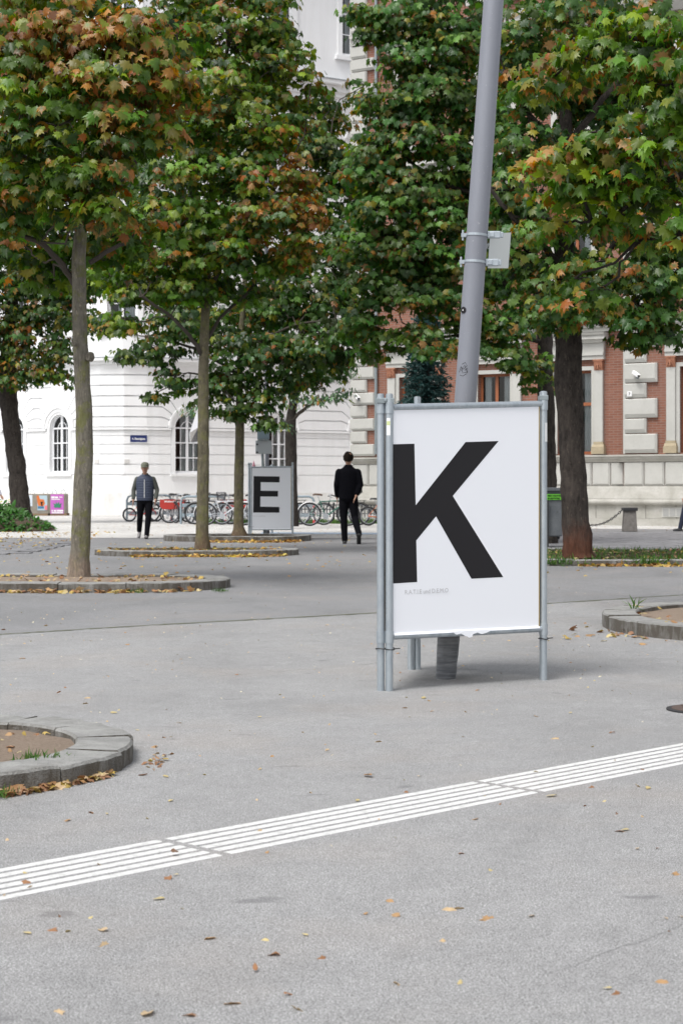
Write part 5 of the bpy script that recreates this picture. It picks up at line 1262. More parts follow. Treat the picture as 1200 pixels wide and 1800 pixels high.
# iron fence and weeds
t = empty('iron_fence', P(590, 912, 54.6), 'low black iron fence behind the green bicycle', 'fence')
a = Vector((-4.2, 56.2, 0)); c = Vector((1.75, 54.2, 0)); u = (c-a).normalized(); L_ = (c-a).length
for z in (.30, .44, .58):
    b = MB(); m_ = (a+c)/2; b.box((m_.x, m_.y, z), (L_, .03, .03), Matrix.Rotation(math.atan2(u.y, u.x), 3, 'Z')); b.build('rail', M['black'], t)
b = MB(); n_p = int(L_/.105)
for k in range(n_p+1): p = a+u*(L_*k/n_p); b.box((p.x, p.y, .38), (.028, .028, .40), Matrix.Rotation(math.atan2(u.y, u.x), 3, 'Z'))
b.build('bars', M['black'], t)['kind'] = 'stuff'
for k in range(4):
    p = a+u*(L_*(k+.02)/3.04); b = MB(); b.box((p.x, p.y, .33), (.06, .06, .66)); b.build('fence_post', M['black'], t)
def grass(name, pts_fn, n, h, col, size=.012, lean=.5):
    pos = np.array([pts_fn() for _ in range(n)]); hh = rng.uniform(.5, 1.1, n)*h
    tip = np.stack([rng.normal(0, lean, n), rng.normal(0, lean, n), np.ones(n)], 1); nr = rng.normal(0, 1, (n, 3))
    c = np.array(col)[rng.integers(len(col), size=n)]*rng.uniform(.7, 1.3, (n, 1))
    return leaves(name, pos, nr, tip, hh, c, c*1.1, M['leaf'], None, [(.06, .2), (.05, .6)], .35, 'stuff')
GC = [(.05, .13, .02), (.08, .17, .03), (.035, .09, .018), (.10, .16, .04)]
grass('grass', lambda: (random.uniform(-4.3, 1.7), random.uniform(53.2, 54.1), .0), 2600, .2, GC)

# traffic post group behind E stand
t = empty('lamp_post', P(470, 941, 40.6), 'thin grey lamp post standing inside the E poster stand', 'lamp post'); p = P(470, 941, 40.6); p.z = 0
b = MB(); b.tube([p, p+Vector((-.02, 0, 3.0)), p+Vector((-.03, 0, 9.5))], [.055, .05, .04], 14); b.build('pole', M['pole_grey'], t, smooth=True)
b = MB(); b.box(p+Vector((-.03, -.6, 9.5)), (.25, .9, .12)); b.build('lamp_head', M['pole_grey'], t, bevel=.03)
t = empty('control_cabinet', P(460, 941, 40.0), 'two grey boxes strapped to a slanting post above the E board', 'control box')
b = MB(); a = P(465, 941, 40.0); a.z = 0; b.tube([a, P(463, 835, 40.0), P(458, 736, 40.0)], .035, 10); b.build('pole', M['galv_dark'], t, smooth=True)
def boxpx(x0, y0, x1, y1, d, th, name, m, parent, bev=.01, rot=0):
    a = P(x0, y1, d); c = P(x1, y0, d); b = MB(); b.box(((a.x+c.x)/2, d+th/2, (a.z+c.z)/2), (c.x-a.x, th, c.z-a.z), Matrix.Rotation(R(rot), 3, 'Y')); return b.build(name, m, parent, bevel=bev)
boxpx(452, 738, 473, 772, 39.9, .18, 'upper_box', mat('blue_grey_box', (.22, .29, .34), .5), t)
boxpx(449, 774, 477, 798, 39.9, .14, 'lower_box', mat('light_grey_box', (.42, .45, .47), .5), t)
for x_, y_ in ((452, 795), (452, 781)): c_ = P(x_, y_, 39.88); b = MB(); b.lathe([(.022, 0), (.022, .012)], c_, 10, rot=Matrix.Rotation(R(90), 3, 'X')); b.build('knob', M['black'], t)
b = MB(); b.box(P(462, 773, 39.86), (.24, .03, .05)); b.build('clamp', M['galv_dark'], t)
p = P(446, 819, 39.4); b = MB(); b.lathe([(.04, -.03), (.026, .05), (.010, .10), (.004, .12)], p, 12); o = b.build('pink_cone', mat('pink_plastic', (.75, .32, .42), .5), None, loc=p); tag(o, 'tiny pink cone peeping over the top rail of the E board', 'cone')
# traffic mirror
t = empty('traffic_mirror', P(357, 925, 46), 'tilted traffic mirror half hidden by the slender maple trunk', 'mirror')
pm = P(361, 925, 46.1); pm.z = 0; b = MB(); b.tube([pm, pm+Vector((0, 0, 3.6))], .035, 10); b.build('pole', M['galv_dark'], t)
q = [(347, 719), (365, 719), (366, 776), (334, 779), (333, 761)]
b = MB(); f0 = [P(x, y, 45.95) for x, y in q]; cc_ = sum(f0, Vector())/5; f1 = [v+Vector((0, .05, 0)) for v in f0]; b.v = f0+f1; b.f = [tuple(range(5))[::-1], tuple(range(5, 10))]+[(i, (i+1) % 5, 5+(i+1) % 5, 5+i) for i in range(5)]; b.m = [0]*7; b.build('mirror_frame', M['white_paint'], t)
b = MB(); f0 = [cc_+(v-cc_)*.94+Vector((0, -.012, 0)) for v in f0]; b.v = f0+[cc_+Vector((0, -.06, 0))]; b.f = [((i+1) % 5, i, 5) for i in range(5)]; b.m = [0]*5; b.build('mirror_glass', mat('mirror_glass', (.62, .6, .6), .12, 1), t, smooth=False)

# litter bin
t = empty('litter_bin', P(965, 948, 31), 'dark grey litter bin with a green sticker behind the K stand right post', 'litter bin')
bm_ = stone('bin_grey', (.13, .14, .15), (.085, .095, .105), 4, .5, .05)
boxpx(932, 862, 988, 943, 30.9, .42, 'bin_body', bm_, t, .02)
boxpx(930, 857, 990, 863.5, 30.85, .5, 'bin_lid', bm_, t, .012)
boxpx(958, 868.5, 987, 878.5, 30.88, .012, 'sticker', mat('green_sticker', (.13, .52, .03), .4), t, 0)
tx = text('MEIN HAUSTIER', .036, M['ink'], 'lettering', .001, bold=.001); tx2 = text('IM MISTKÜBEL', .036, M['ink'], 'lettering', .001, bold=.001)
on_frame(tx, P(962, 872.5, 30.875), (1, 0, 0), (0, 0, 1), t); on_frame(tx2, P(962, 877, 30.875), (1, 0, 0), (0, 0, 1), t)
a = P(962.5, 860, 30.8); b = MB(); b.box((a.x, 30.84, .45), (.035, .035, .9)); b.build('bin_post', M['black'], t)
b = MB(); c_ = P(981, 945, 31.1); b.lathe([(.02, -.03), (.03, .02)], c_, 10); b.build('drain_foot', M['black'], t)

# bollards with chain
gb = stone('bollard_granite', (.20, .185, .17), (.13, .12, .11), 14, .9, .3)
bpos = []
for (px, py, lab) in ((1106, 934.5, 'tapered granite bollard with iron band under the right quoin column'), (975, 937, 'granite bollard hidden behind the dark litter bin')):
    p = G(px, py); bpos.append(p); t = empty('bollard', p, lab, 'bollard', 'granite bollards')
    b = MB(); b.box((p.x, p.y, .3), (.36, .34, .60), taper=.80); b.build('shaft', gb, t, bevel=.02)
    b = MB(); b.box((p.x, p.y, .575), (.37, .36, .085)); b.build('iron_band', M['black'], t, bevel=.01)
A = bpos[1]+Vector((.2, -.05, .56)); B_ = bpos[0]+Vector((-.2, -.05, .56)); b = MB(); n_l = 30
for k in range(n_l):
    u0 = k/n_l; u1 = (k+1)/n_l; f = lambda u: A.lerp(B_, u)-Vector((0, 0, .40*4*u*(1-u)*.95)); p = (f(u0)+f(u1))/2; d = (f(u1)-f(u0)); L_ = d.length*.68; d.normalize(); w = Vector((0, 1, 0)) if k % 2 else d.cross(Vector((0, 1, 0))).normalized(); w = d.cross(Vector((0, 1, 0))).normalized() if k % 2 == 0 else Vector((0, 1, 0))
    b.tube([p+d*(L_*math.cos(a))+w*(L_*.42*math.sin(a)) for a in [2*math.pi*j/12 for j in range(12)]], .0095, 6, closed=True)
o = b.build('chain', M['black'], None, loc=(A+B_)/2); tag(o, 'black iron chain sagging between the granite bollards', 'chain')

# valve cover
p = G(1231, 1250); b = MB(); b.lathe([(.17, .0045), (.17, .012), (.148, .013)], p, 36); o = b.build('cover_ring', M['rubber'], None, loc=p)
t = empty('manhole_cover', p, 'small round rusty brown cover in the asphalt at the right edge', 'manhole cover'); o.parent = t; o.location = (0, 0, 0)
b = MB(); b.lathe([(.146, .005), (.144, .016)], p, 36)
for k in range(5): b.box((p.x, p.y-.1+k*.05, .018), (.16, .012, .004))
b.build('cover_disc', stone('rusty_iron', (.11, .075, .06), (.06, .045, .04), 30, .6), t)

# ballast blocks with posters
cb = stone('concrete_block', (.30, .27, .22), (.22, .20, .17), 5)
def block(label, x0, x1, y0, y1, d, posters):
    a = P(x0, y1, d); c = P(x1, y0, d); t = empty('concrete_block', ((a.x+c.x)/2, d, 0), label, 'concrete block', 'concrete ballast blocks by the white wall')
    b = MB(); b.box(((a.x+c.x)/2, d+.4, (a.z+c.z)/2), (c.x-a.x, .8, c.z-a.z)); b.build('block', cb, t, bevel=.02)
    for u in (.25, .8):
        x = a.x+(c.x-a.x)*u; b = MB(); b.tube([(x-.09+.09*(1-math.cos(k)), d+.3, c.z-.02+.19*math.sin(k)) for k in [math.pi*j/8 for j in range(9)]], .012, 6); b.build('lifting_loop', M['galv_dark'], t)
    b = MB()
    for yy in (d+.05, d+.4, d+.75): b.box(((a.x+c.x)/2, yy, .055), (c.x-a.x+.1, .09, .10))
    b.build('pallet', mat('pallet_wood', (.24, .16, .10), .8), t)
    for (p0, p1, q0, q1, colr) in posters:
        A_ = P(p0, q1, d); C_ = P(p1, q0, d); b = MB(); b.box(((A_.x+C_.x)/2, d-.008, (A_.z+C_.z)/2), (C_.x-A_.x, .012, C_.z-A_.z)); po_ = b.build('poster', mat('poster_colour', colr, .6), t)
        yield po_, A_, C_
def flat(name, pts, d, m, parent):
    b = MB(); q = [P(x, y, d) for x, y in pts]; N = len(q); b.v = [v+Vector((0, -.003, 0)) for v in q]+q; b.f = [tuple(range(N))]+[(i, (i+1) % N, N+(i+1) % N, N+i) for i in range(N)]; b.m = [0]*len(b.f); return b.build(name, m, parent)
dd = 69.0
L1 = list(block('concrete ballast block with an orange and blue poster', 44, 86, 868, 903, dd, [(66, 83, 871, 897, (.42, .55, .62)), (50, 57, 870, 890, (.62, .68, .74))]))
oc = mat('orange_ink', (.62, .16, .03), .6); pk = mat('pink_ink', (.75, .2, .24), .6); bl = mat('blue_ink', (.05, .17, .32), .6)
flat('orange_shape', [(64, 872), (68, 870.5), (70, 877), (77, 878), (79, 885), (76, 890), (67, 889)], dd-.02, oc, L1[0][0]); flat('dark_shape', [(71, 882), (76, 882), (74.5, 885), (75, 889), (72.5, 889)], dd-.025, M['ink'], L1[0][0])
flat('blue_strip', [(66.5, 890), (77, 890), (77, 894), (66.5, 894)], dd-.02, bl, L1[0][0]); flat('pink_strip', [(78.5, 889), (83, 888), (83, 896.5), (78.5, 896)], dd-.02, pk, L1[0][0])
L2 = list(block('concrete ballast block with a magenta poster showing a green leaf', 86.5, 114.5, 868, 903, dd, [(89, 112, 869, 903, (.50, .12, .48))]))
pw = L2[0][0]; gn = mat('green_ink', (.03, .22, .12), .6)
for k, an in enumerate((-75, -45, -15, 15, 45, 75)):
    ca, sa = math.sin(R(an)), math.cos(R(an)); cx_, cy_ = 101, 892; L_ = 11 if abs(an) < 50 else 7.5; w_ = 1.7
    flat('leaf_shape', [(cx_, cy_), (cx_+ca*L_*.5-sa*w_, cy_-sa*L_*.5-ca*w_), (cx_+ca*L_, cy_-sa*L_), (cx_+ca*L_*.5+sa*w_, cy_-sa*L_*.5+ca*w_)], dd-.02-.001*k, gn, pw)
for (x0, x1, y0, y1) in ((90.2, 96, 872.5, 876), (96.6, 102, 872.8, 876), (90.2, 105.5, 877, 878.4), (104, 109.5, 873, 874.5), (90.8, 93, 896.5, 899.5), (94.5, 99, 896.5, 899.5), (100, 111, 896.3, 899.3), (90.8, 111, 900.3, 902.3)):
    flat('white_marks', [(x0, y0), (x1, y0), (x1, y1), (x0, y1)][::-1], dd-.02, M['white'], pw)

# ivy mound with leaves, grass in the right bed, little weeds
def mound():
    x = random.uniform(-1, 1); y = random.uniform(-1, 1)
    return x, y
pos = []; 
while len(pos) < 5200:
    x, y = mound(); r2 = x*x*.9+y*y
    if r2 > 1: continue
    h = (1-r2)**.5*(.62+.16*math.sin(x*5)+.08*math.sin(y*7+x*11)); pos.append((-9.9+x*2.3, 44.6+y*1.5, h*random.uniform(.45, 1.08)))
pos = np.array(pos); n_i = len(pos); ci = np.array([(.045, .14, .025), (.07, .18, .035), (.03, .09, .02), (.055, .12, .03)])[rng.integers(4, size=n_i)]*rng.uniform(.8, 1.2, (n_i, 1))
b = MB(); 
for j in range(9):
    for i in range(20): a = 2*math.pi*i/20; rr_ = 1-j/8; b.v.append(Vector((-9.9+2.35*rr_*math.cos(a)/.95, 44.6+1.45*rr_*math.sin(a), max(0, (1-rr_**2))**.5*.5+random.uniform(-.03, .03))))
for j in range(8):
    for i in range(20): b.f.append((j*20+i, j*20+(i+1) % 20, (j+1)*20+(i+1) % 20, (j+1)*20+i)); b.m.append(0)
struct(b.build('earth_mound', M['soil_dark'], smooth=True))
leaves('ground_cover', pos, np.array([0, -.3, 1.])+rng.normal(0, .6, (n_i, 3)), rng.normal(0, 1, (n_i, 3))+np.array([0, 0, .5]), rng.uniform(.09, .19, n_i), ci, ci*1.1, M['leaf'], None, ELL, .3, 'stuff')
def bedpt(): return (random.uniform(1.6, 9), random.uniform(24.75, 28.9), .05)
grass('weeds', bedpt, 5200, .11, GC+[(.10, .11, .05)])
def kerbweed(): 
    k = random.choice([(1.9, 24.55), (3.1, 24.5), (4.4, 24.5), (2.6, 24.9), (5.6, 24.5), (1.3, 24.6), (5.0, 24.8)]); return (k[0]+random.gauss(0, .16), k[1]+random.gauss(0, .07), .03)
grass('weeds', kerbweed, 700, .16, GC)
def w2():
    k = random.choice([(-1.19, 6.62), (-1.14, 6.62), (-1.30, 6.13), (-1.27, 6.13), (-2.2, 18.22), (-1.3, 18.3), (.0, 0)][:6]); return (k[0]+random.gauss(0, .045), k[1]+random.gauss(0, .03), .055 if k[1] in (6.62,) else .008)
grass('weeds', w2, 420, .05, GC)
gw = lambda: (2.42+random.gauss(0, .012), 14.15+random.gauss(0, .01), .115)
grass('weeds', gw, 9, .13, GC, lean=.14)
gr2 = lambda: (random.uniform(-3.5, -1.4), random.uniform(28.2, 29.6), .06)
grass('weeds', gr2, 200, .07, GC)

# ------------------------------------------------------------ fallen leaves
LIT = np.array([(.44, .27, .13), (.36, .20, .09), (.52, .38, .22), (.30, .15, .07), (.55, .45, .22), (.50, .36, .10), (.26, .14, .08)])
def drift(name, fn, n, size=(.04, .085), pal=LIT, flat_=.35, half=RL):
    pos = np.array([fn() for _ in range(n)]); c = pal[rng.integers(len(pal), size=n)]*rng.uniform(.75, 1.2, (n, 1))
    tip = rng.normal(0, 1, (n, 3)); tip[:, 2] *= .25
    return leaves(name, pos, np.array([0, 0, 1.])+rng.normal(0, flat_, (n, 3)), tip, rng.uniform(size[0], size[1], n), c, c*.85, M['litter'], None, half, .5, 'stuff')
def ring(cx0, cx1, cy, r, front=True, w=.14, z=.012, bias=1.0):
    def f():
        x = random.uniform(cx0-.2, cx1+r*.8); o = abs(random.gauss(0, w))
        if x > cx1: y = cy-math.sqrt(max(0, r*r-(x-cx1)**2))
        elif x < cx0: y = cy-math.sqrt(max(0, r*r-(x-cx0)**2))
        else: y = cy-r
        return (x, y-o-.02, z+random.uniform(0, .02))
    return f
drift('leaf_litter', ring(-6, -2.31, 19.35, 1.05, w=.07), 260)
drift('leaf_litter', ring(-3.2, -1.67, 28.8, .95, w=.10), 420, pal=LIT*np.array([1.1, 1.1, .6]))
drift('leaf_litter', ring(-2.7, -1.75, 36.55, 1.1, w=.25), 500, pal=LIT*np.array([1.1, 1.0, .6]))
drift('leaf_litter', ring(3.6, 9, 26.9, 2.4, w=.10), 800, pal=LIT*np.array([1.0, .95, .6]))
drift('leaf_litter', lambda: (random.uniform(-4.0, -1.0), random.uniform(28.0, 29.6), .09), 260, pal=LIT*np.array([1.1, 1.1, .55]))
def nearkerb():
    x = -1.36+.48*random.random()**1.4; return (x, 6.95-math.sqrt(.846-(x+1.77)**2)-.012-abs(random.gauss(0, .022+.05*max(0, -1.05-x))), .012+random.uniform(0, .015))
drift('leaf_litter', nearkerb, 150, flat_=.3, size=(.025, .055))
drift('leaf_litter', lambda: (-.79+abs(random.gauss(0, .045)), 7.0+random.gauss(0, .12), .012), 22, flat_=.25, size=(.02, .045), half=ELL)
drift('leaf_litter', lambda: (random.uniform(-2.3, -1.25), random.uniform(6.4, 7.5), .07), 90, size=(.015, .045))
drift('leaf_litter', lambda: (random.uniform(-7, -1.6), random.uniform(18.7, 20.1), .105), 320, size=(.03, .07))
drift('leaf_litter', lambda: (random.uniform(1.6, 9), random.uniform(24.8, 29), .09), 700)
drift('leaf_litter', lambda: (2.25+random.gauss(0, .25), 13.0+random.gauss(0, .25), .012), 46, size=(.04, .08))
drift('leaf_litter', lambda: (random.uniform(2.4, 5), random.uniform(12.6, 14.6), .115), 120, size=(.03, .07))
drift('leaf_litter', lambda: (random.uniform(-12, -5.5), random.uniform(30, 43), .035), 700, flat_=.2, size=(.035, .07), pal=LIT*np.array([1.1, 1.1, .55]))
drift('leaf_litter', lambda: (random.uniform(-8, 8), random.triangular(21, 46, 24), .012), 520, flat_=.15, size=(.03, .06), pal=LIT*np.array([1.1, 1.1, .7]))
drift('leaf_litter', lambda: (random.uniform(-9.5, 10.5), random.uniform(38, 55), .02), 200, flat_=.15, size=(.03, .06))
drift('leaf_litter', lambda: (random.uniform(-3.5, 4.5), random.triangular(5, 20, 12), .008), 520, flat_=.12, size=(.010, .026), pal=np.array([(.62, .52, .34), (.55, .42, .24), (.45, .32, .20), (.68, .62, .45)]), half=ELL)
# single leaves one can point at, on the near asphalt
known = [(642, 1362, 1), (665, 1303, 2), (1080, 1287, 3), (98, 1633, 3), (187, 1636, 2), (853, 1612, 0), (790, 1597, 2), (492, 1678, 3), (328, 1783, 3), (257, 1786, 2), (858, 1528, 4), (1083, 1428, 3), (466, 1649, 4), (418, 1185, 3), (842, 1212, 1), (258, 1438, 4), (297, 1408, 4), (297, 1540, 3), (12, 1474, 2), (48, 1549, 3), (308, 1500, 3),
         (115, 1208, 3), (660, 1178, 3), (700, 1148, 1), (1140, 1383, 4), (1120, 1381, 2), (745, 1225, 4), (715, 1225, 4), (1085, 1460, 3), (960, 1400, 4), (360, 1361, 4), (287, 1363, 4), (300, 1325, 1), (275, 1312, 0), (205, 1253, 4), (210, 1247, 4), (150, 1236, 2), (1030, 1095, 1), (990, 1120, 4), (1055, 1127, 4)]
kn = [G(x, y, .009) for x, y, c in known]; kc = [c for *_, c in known]
rs = random.Random(3)
while len(kn) < 190:
    y = 1085+(1790-1085)*rs.random()**1.9; p = G(rs.uniform(0, 1200), y, .009)
    kn.append(p); kc.append(rs.choice([2, 4, 0, 4, 3, 2]))
first = {}
for i, (p, c) in enumerate(zip(kn, kc)):
    key = (c, i % 5)
    if key not in first:
        g_ = LIT[c]*1.0; n1 = np.array([[rs.gauss(0, .3), rs.gauss(0, .3), 1.0]]); 
        o = leaves('fallen_leaf', np.zeros((1, 3)), n1, np.array([[rs.gauss(0, 1), rs.gauss(0, .6), 0.05]]), np.array([1.0]), g_[None], (g_*.85)[None], M['litter'], None, RH if i % 2 else ELL, [.3, .9, .6, 1.1, .4][i % 5]); first[key] = o
    else: o = first[key].copy(); COL.objects.link(o)
    sz = rs.uniform(.03, .06) if i < len(known) else rs.uniform(.014, .038)
    o.location = p; o.scale = (sz, sz, sz); o.rotation_euler = (0, 0, rs.uniform(0, 6.28))
    o['label'] = 'dry curled leaf lying on the near grey asphalt'; o['category'] = 'leaf'; o['group'] = 'dry leaves scattered on the near asphalt'

# ------------------------------------------------------------ people
def fuse(name, mb, m, parent, voxel):
    me = bpy.data.meshes.new(name); me.from_pydata([tuple(v) for v in mb.v], [], mb.f); o = bpy.data.objects.new(name, me); COL.objects.link(o)
    r_ = o.modifiers.new('r', 'REMESH'); r_.mode = 'VOXEL'; r_.voxel_size = voxel; r_.use_smooth_shade = True
    c_ = o.modifiers.new('c', 'SMOOTH'); c_.iterations = 3; c_.factor = .5
    ev = o.evaluated_get(bpy.context.evaluated_depsgraph_get()); nm = bpy.data.meshes.new_from_object(ev); bpy.data.objects.remove(o)
    for p in nm.polygons: p.use_smooth = True
    nm.materials.clear(); nm.materials.append(m); r = bpy.data.objects.new(name, nm); COL.objects.link(r); r.parent = parent; return r
def loft(mb, rings, n=20):
    """rings: (cx, cy, cz, rx, ry), level rings from the bottom up"""
    i = len(mb.v)
    for (cx, cy, cz, rx, ry) in rings:
        for j in range(n): a = 2*math.pi*j/n; mb.v.append(Vector((cx+rx*math.cos(a), cy+ry*math.sin(a), cz)))
    for k in range(len(rings)-1):
        for j in range(n): mb.f.append((i+k*n+j, i+k*n+(j+1) % n, i+(k+1)*n+(j+1) % n, i+(k+1)*n+j)); mb.m.append(0)
    mb.f.append(tuple(i+j for j in reversed(range(n)))); mb.f.append(tuple(i+(len(rings)-1)*n+j for j in range(n))); mb.m += [0, 0]
def ball(mb, c, r, n=12):
    c = Vector(c); loft(mb, [(c.x, c.y, c.z+r*math.sin(a), r*math.cos(a), r*math.cos(a)) for a in [R(x) for x in (-85, -60, -35, 0, 35, 60, 85)]], n)
SKIN = mat('skin', (.45, .25, .17), .55)
def person(label, loc, rz, sc, J, clothes, hairm=None, cap=None):
    """J: joints in body space, facing -Y, z up, for a 1.75 m figure"""
    t = empty('person', loc, label, 'person', None, rz); t.scale = (sc, sc, sc)
    V = lambda k: Vector(J[k])
    h1 = V('hd1'); ck = V('ch'); lean = lambda z: V('pel').y+(ck.y-V('pel').y)*max(0, min(1, (z-.93)/.41))
    mb = MB()
    loft(mb, [(0, lean(z), z, rx, ry) for z, rx, ry in ((.80, .13, .09), (.92, .155, .11), (1.05, .14, .10), (1.2, .15, .11), (1.34, .165, .11), (1.42, .15, .095), (1.46, .09, .075), (1.49, .06, .06))])
    loft(mb, [(h1.x, h1.y+cy, h1.z+z, rx, ry) for z, rx, ry, cy in ((-.20, .060, .062, .035), (-.13, .057, .062, .025), (-.118, .045, .070, -.010), (-.09, .056, .088, -.004), (-.05, .067, .094, 0), (0, .074, .098, .004), (.045, .075, .100, .008), (.085, .065, .09, .012), (.11, .042, .06, .014), (.121, .012, .02, .014))], 24)
    mb.tube([h1+Vector((0, -.094, .012)), h1+Vector((0, -.114, -.030)), h1+Vector((0, -.092, -.040))], [.008, .015, .012], 8)
    for s in 'LR':
        sh, el, wr = V('sh'+s), V('el'+s), V('wr'+s); d = (wr-el).normalized(); side = Vector(J.get('fwd'+s, (0, -1, 0)))
        ball(mb, sh+Vector((0, 0, -.02)), .042); mb.tube([sh, sh.lerp(el, .5), el, el.lerp(wr, .4), wr, wr+d*.02], [.044, .043, .038, .037, .026, .026], 12)
        palm = wr+d*.055; q = Matrix((d.cross(side).normalized(), side, d)).transposed()
        mb.box(wr+d*.055, (.026, .078, .085), q)
        for (off, L_) in ((.030, .070), (.010, .080), (-.010, .076), (-.029, .060)):
            b0 = wr+d*.09+side*off; inn = d.cross(side).normalized()*(.5 if s == 'L' else -.5)
            mb.tube([b0, b0+d*L_*.5+side*off*.15, b0+d*L_*.95+inn*.03], [.0095, .009, .0075], 8)
        mb.tube([wr+d*.025+side*.03, wr+d*.055+side*.056, wr+d*.095+side*.058], [.013, .011, .009], 8)
        hp, kn, an = V('hp'+s), V('kn'+s), V('an'+s)
        mb.tube([hp+Vector((0, 0, .03)), hp.lerp(kn, .4), kn, kn.lerp(an, .35), an, an-Vector((0, 0, .03))], [.08, .072, .052, .054, .036, .036], 14)
    fuse('body', mb, SKIN, t, .0095)
    for sx in (-1, 1):
        b = LMB(); loft(b, [(h1.x+sx*.078, h1.y+.012, h1.z-.04, .005, .008), (h1.x+sx*.080, h1.y+.01, h1.z-.02, .009, .014), (h1.x+sx*.082, h1.y+.008, h1.z+.01, .010, .018), (h1.x+sx*.080, h1.y+.01, h1.z+.025, .006, .010)], 8); b.build('ear', SKIN, t, smooth=True)
        b = LMB(); ball(b, h1+Vector((sx*.030, -.086, .012)), .011, 8); b.build('eye', M['black'], t, smooth=True)
    b = LMB(); b.box(h1+Vector((0, -.094, -.062)), (.045, .012, .008)); b.build('mouth', mat('lips', (.30, .11, .09), .6), t)
    for (nm, kind, m_, kw) in clothes:
        mb = MB()
        if kind == 'top':
            e = kw.get('e', 1.0); hem = .88+kw.get('hem', 0)
            rg = [(hem, .172, .128), (hem+.03, .180, .135), (1.05, .182, .138), (1.18, .186, .136), (1.30, .195, .132), (1.38, .192, .124), (1.42, .172, .108), (1.455, .125, .092), (1.49, .08, .082)]
            if kw.get('collar'): rg += [(1.525, .072, .078)]
            loft(mb, [(0, lean(z), z, rx*e, ry*e) for z, rx, ry in rg])
            if kw.get('sleeve', True):
                for s in 'LR':
                    sh, el, wr = V('sh'+s), V('el'+s), V('wr'+s); ball(mb, sh+Vector((0, 0, -.012)), .074*e)
                    mb.tube([sh+Vector((0, 0, -.01)), sh.lerp(el, .5), el, el.lerp(wr, .5), el.lerp(wr, .97)], [.074*e, .066*e, .056*e, .052*e, .042*e], 14)
            fuse(nm, mb, m_, t, .013)
        if kind == 'legs':
            loft(mb, [(0, lean(z), z, rx, ry) for z, rx, ry in ((.80, .135, .10), (.86, .168, .125), (.92, .166, .122), (1.0, .152, .112), (1.03, .150, .110))])
            for s in 'LR':
                hp, kn, an = V('hp'+s), V('kn'+s), V('an'+s)
                mb.tube([hp+Vector((0, 0, .04)), hp.lerp(kn, .35), hp.lerp(kn, .7), kn, kn.lerp(an, .35), kn.lerp(an, .7), an+(an-kn).normalized()*.035], [.092, .094, .080, .071, .070, .062, .058], 16)
            fuse(nm, mb, m_, t, .013)
        if kind == 'shoe':
            for s in 'LR':
                an = V('an'+s); tl = R(kw.get('tilt'+s, 0)); f = Vector((0, -math.cos(tl), -math.sin(tl))); u = Vector((0, -math.sin(tl), math.cos(tl))); mb = MB()
                so_ = an-u*.065
                mb.tube([an+u*.02, an-u*.05], [.045, .05], 12)
                mb.tube([so_-f*.06, so_-f*.03, so_+f*.05, so_+f*.12, so_+f*.175, so_+f*.20], [.022, .038, .042, .038, .030, .016], 12)
                mb.box(so_+f*.065-u*.022, (.085, .26, .018), Matrix((Vector((1, 0, 0)), -f, u)).transposed())
                fuse(nm, mb, m_, t, .008)
    if hairm is not None:
        pos_ = []; b = LMB()
        prof = 12
        for i in range(9):
            ph = R(8+i*13.5)
            for j in range(prof*2):
                a = 2*math.pi*j/(prof*2); zz = math.cos(ph); rr_ = math.sin(ph)
                front = max(0, -math.sin(a)); drop = 1.0+max(0, math.sin(a))*(.55 if zz < 0 else 0)
                z_ = zz*.118*drop if not (front > .5 and zz < .25) else .25*.118+.02
                b.v.append(h1+Vector((rr_*.094*math.cos(a), rr_*.112*math.sin(a)+.012, z_*1.0+.014))*1.0+Vector([random.gauss(0, .006) for _ in range(3)]))
        for i in range(8):
            for j in range(prof*2): b.f.append((i*24+j, i*24+(j+1) % 24, (i+1)*24+(j+1) % 24, (i+1)*24+j)); b.m.append(0)
        b.f.append(tuple(range(24))); b.m.append(0)
        b.build('hair', hairm, t, smooth=True)
    if cap is not None:
        b = LMB(); b.lathe([(.092, 0), (.094, .03), (.088, .065), (.066, .095), (.03, .108), (.004, .11)], h1+Vector((0, .004, .025)), 20)
        b.v = [Vector((v.x, (v.y-h1.y)*1.14+h1.y, v.z)) for v in b.v]
        b.build('cap', cap, t, smooth=True)
        b = LMB(); n_ = 10
        for k in range(n_+1):
            a = R(200+140*k/n_); 
            for (rr_, dz) in ((.092, .03), (.165, .012)): b.v.append(h1+Vector((rr_*.95*math.cos(a)*(1 if rr_ < .1 else .62), rr_*math.sin(a)*1.1, dz)))
        for k in range(n_): b.f.append((2*k, 2*k+1, 2*k+3, 2*k+2)); b.m.append(0)
        o = b.build('cap_peak', cap, t, smooth=True); s_ = o.modifiers.new('s', 'SOLIDIFY'); s_.thickness = .006
    return t
# walking man with vest, facing the camera (viewer's left = his right = -x)
J1 = dict(pel=(0, 0, .93), sp=(0, 0, 1.12), ch=(0, .005, 1.34), nk=(0, -.01, 1.50), hd0=(0, -.04, 1.575), hd1=(0, -.045, 1.645), hd2=(0, -.035, 1.70),
          shL=(-.175, .01, 1.385), elL=(-.27, .06, 1.13), wrL=(-.27, -.02, .90), shR=(.175, .01, 1.385), elR=(.275, .02, 1.13), wrR=(.255, -.12, .91),
          hpL=(-.095, 0, .88), knL=(-.12, .02, .50), anL=(-.165, .26, .20), hpR=(.095, 0, .88), knR=(.085, -.10, .49), anR=(.055, -.16, .09))
vest = mat('quilted_blue_vest', (.040, .052, .088), .7); t_ = vest.node_tree
wv = t_.nodes.new('ShaderNodeTexWave'); wv.bands_direction = 'Z'; wv.inputs['Scale'].default_value = 5.5; t_.links.new(coord(t_), wv.inputs[0]); bump(t_, wv.outputs[1], .35, .015)
gmt = mat('grey_olive_fleece', (.075, .08, .07), .9); blk = mat('black_trousers', (.006, .006, .008), .95, 0, .08)
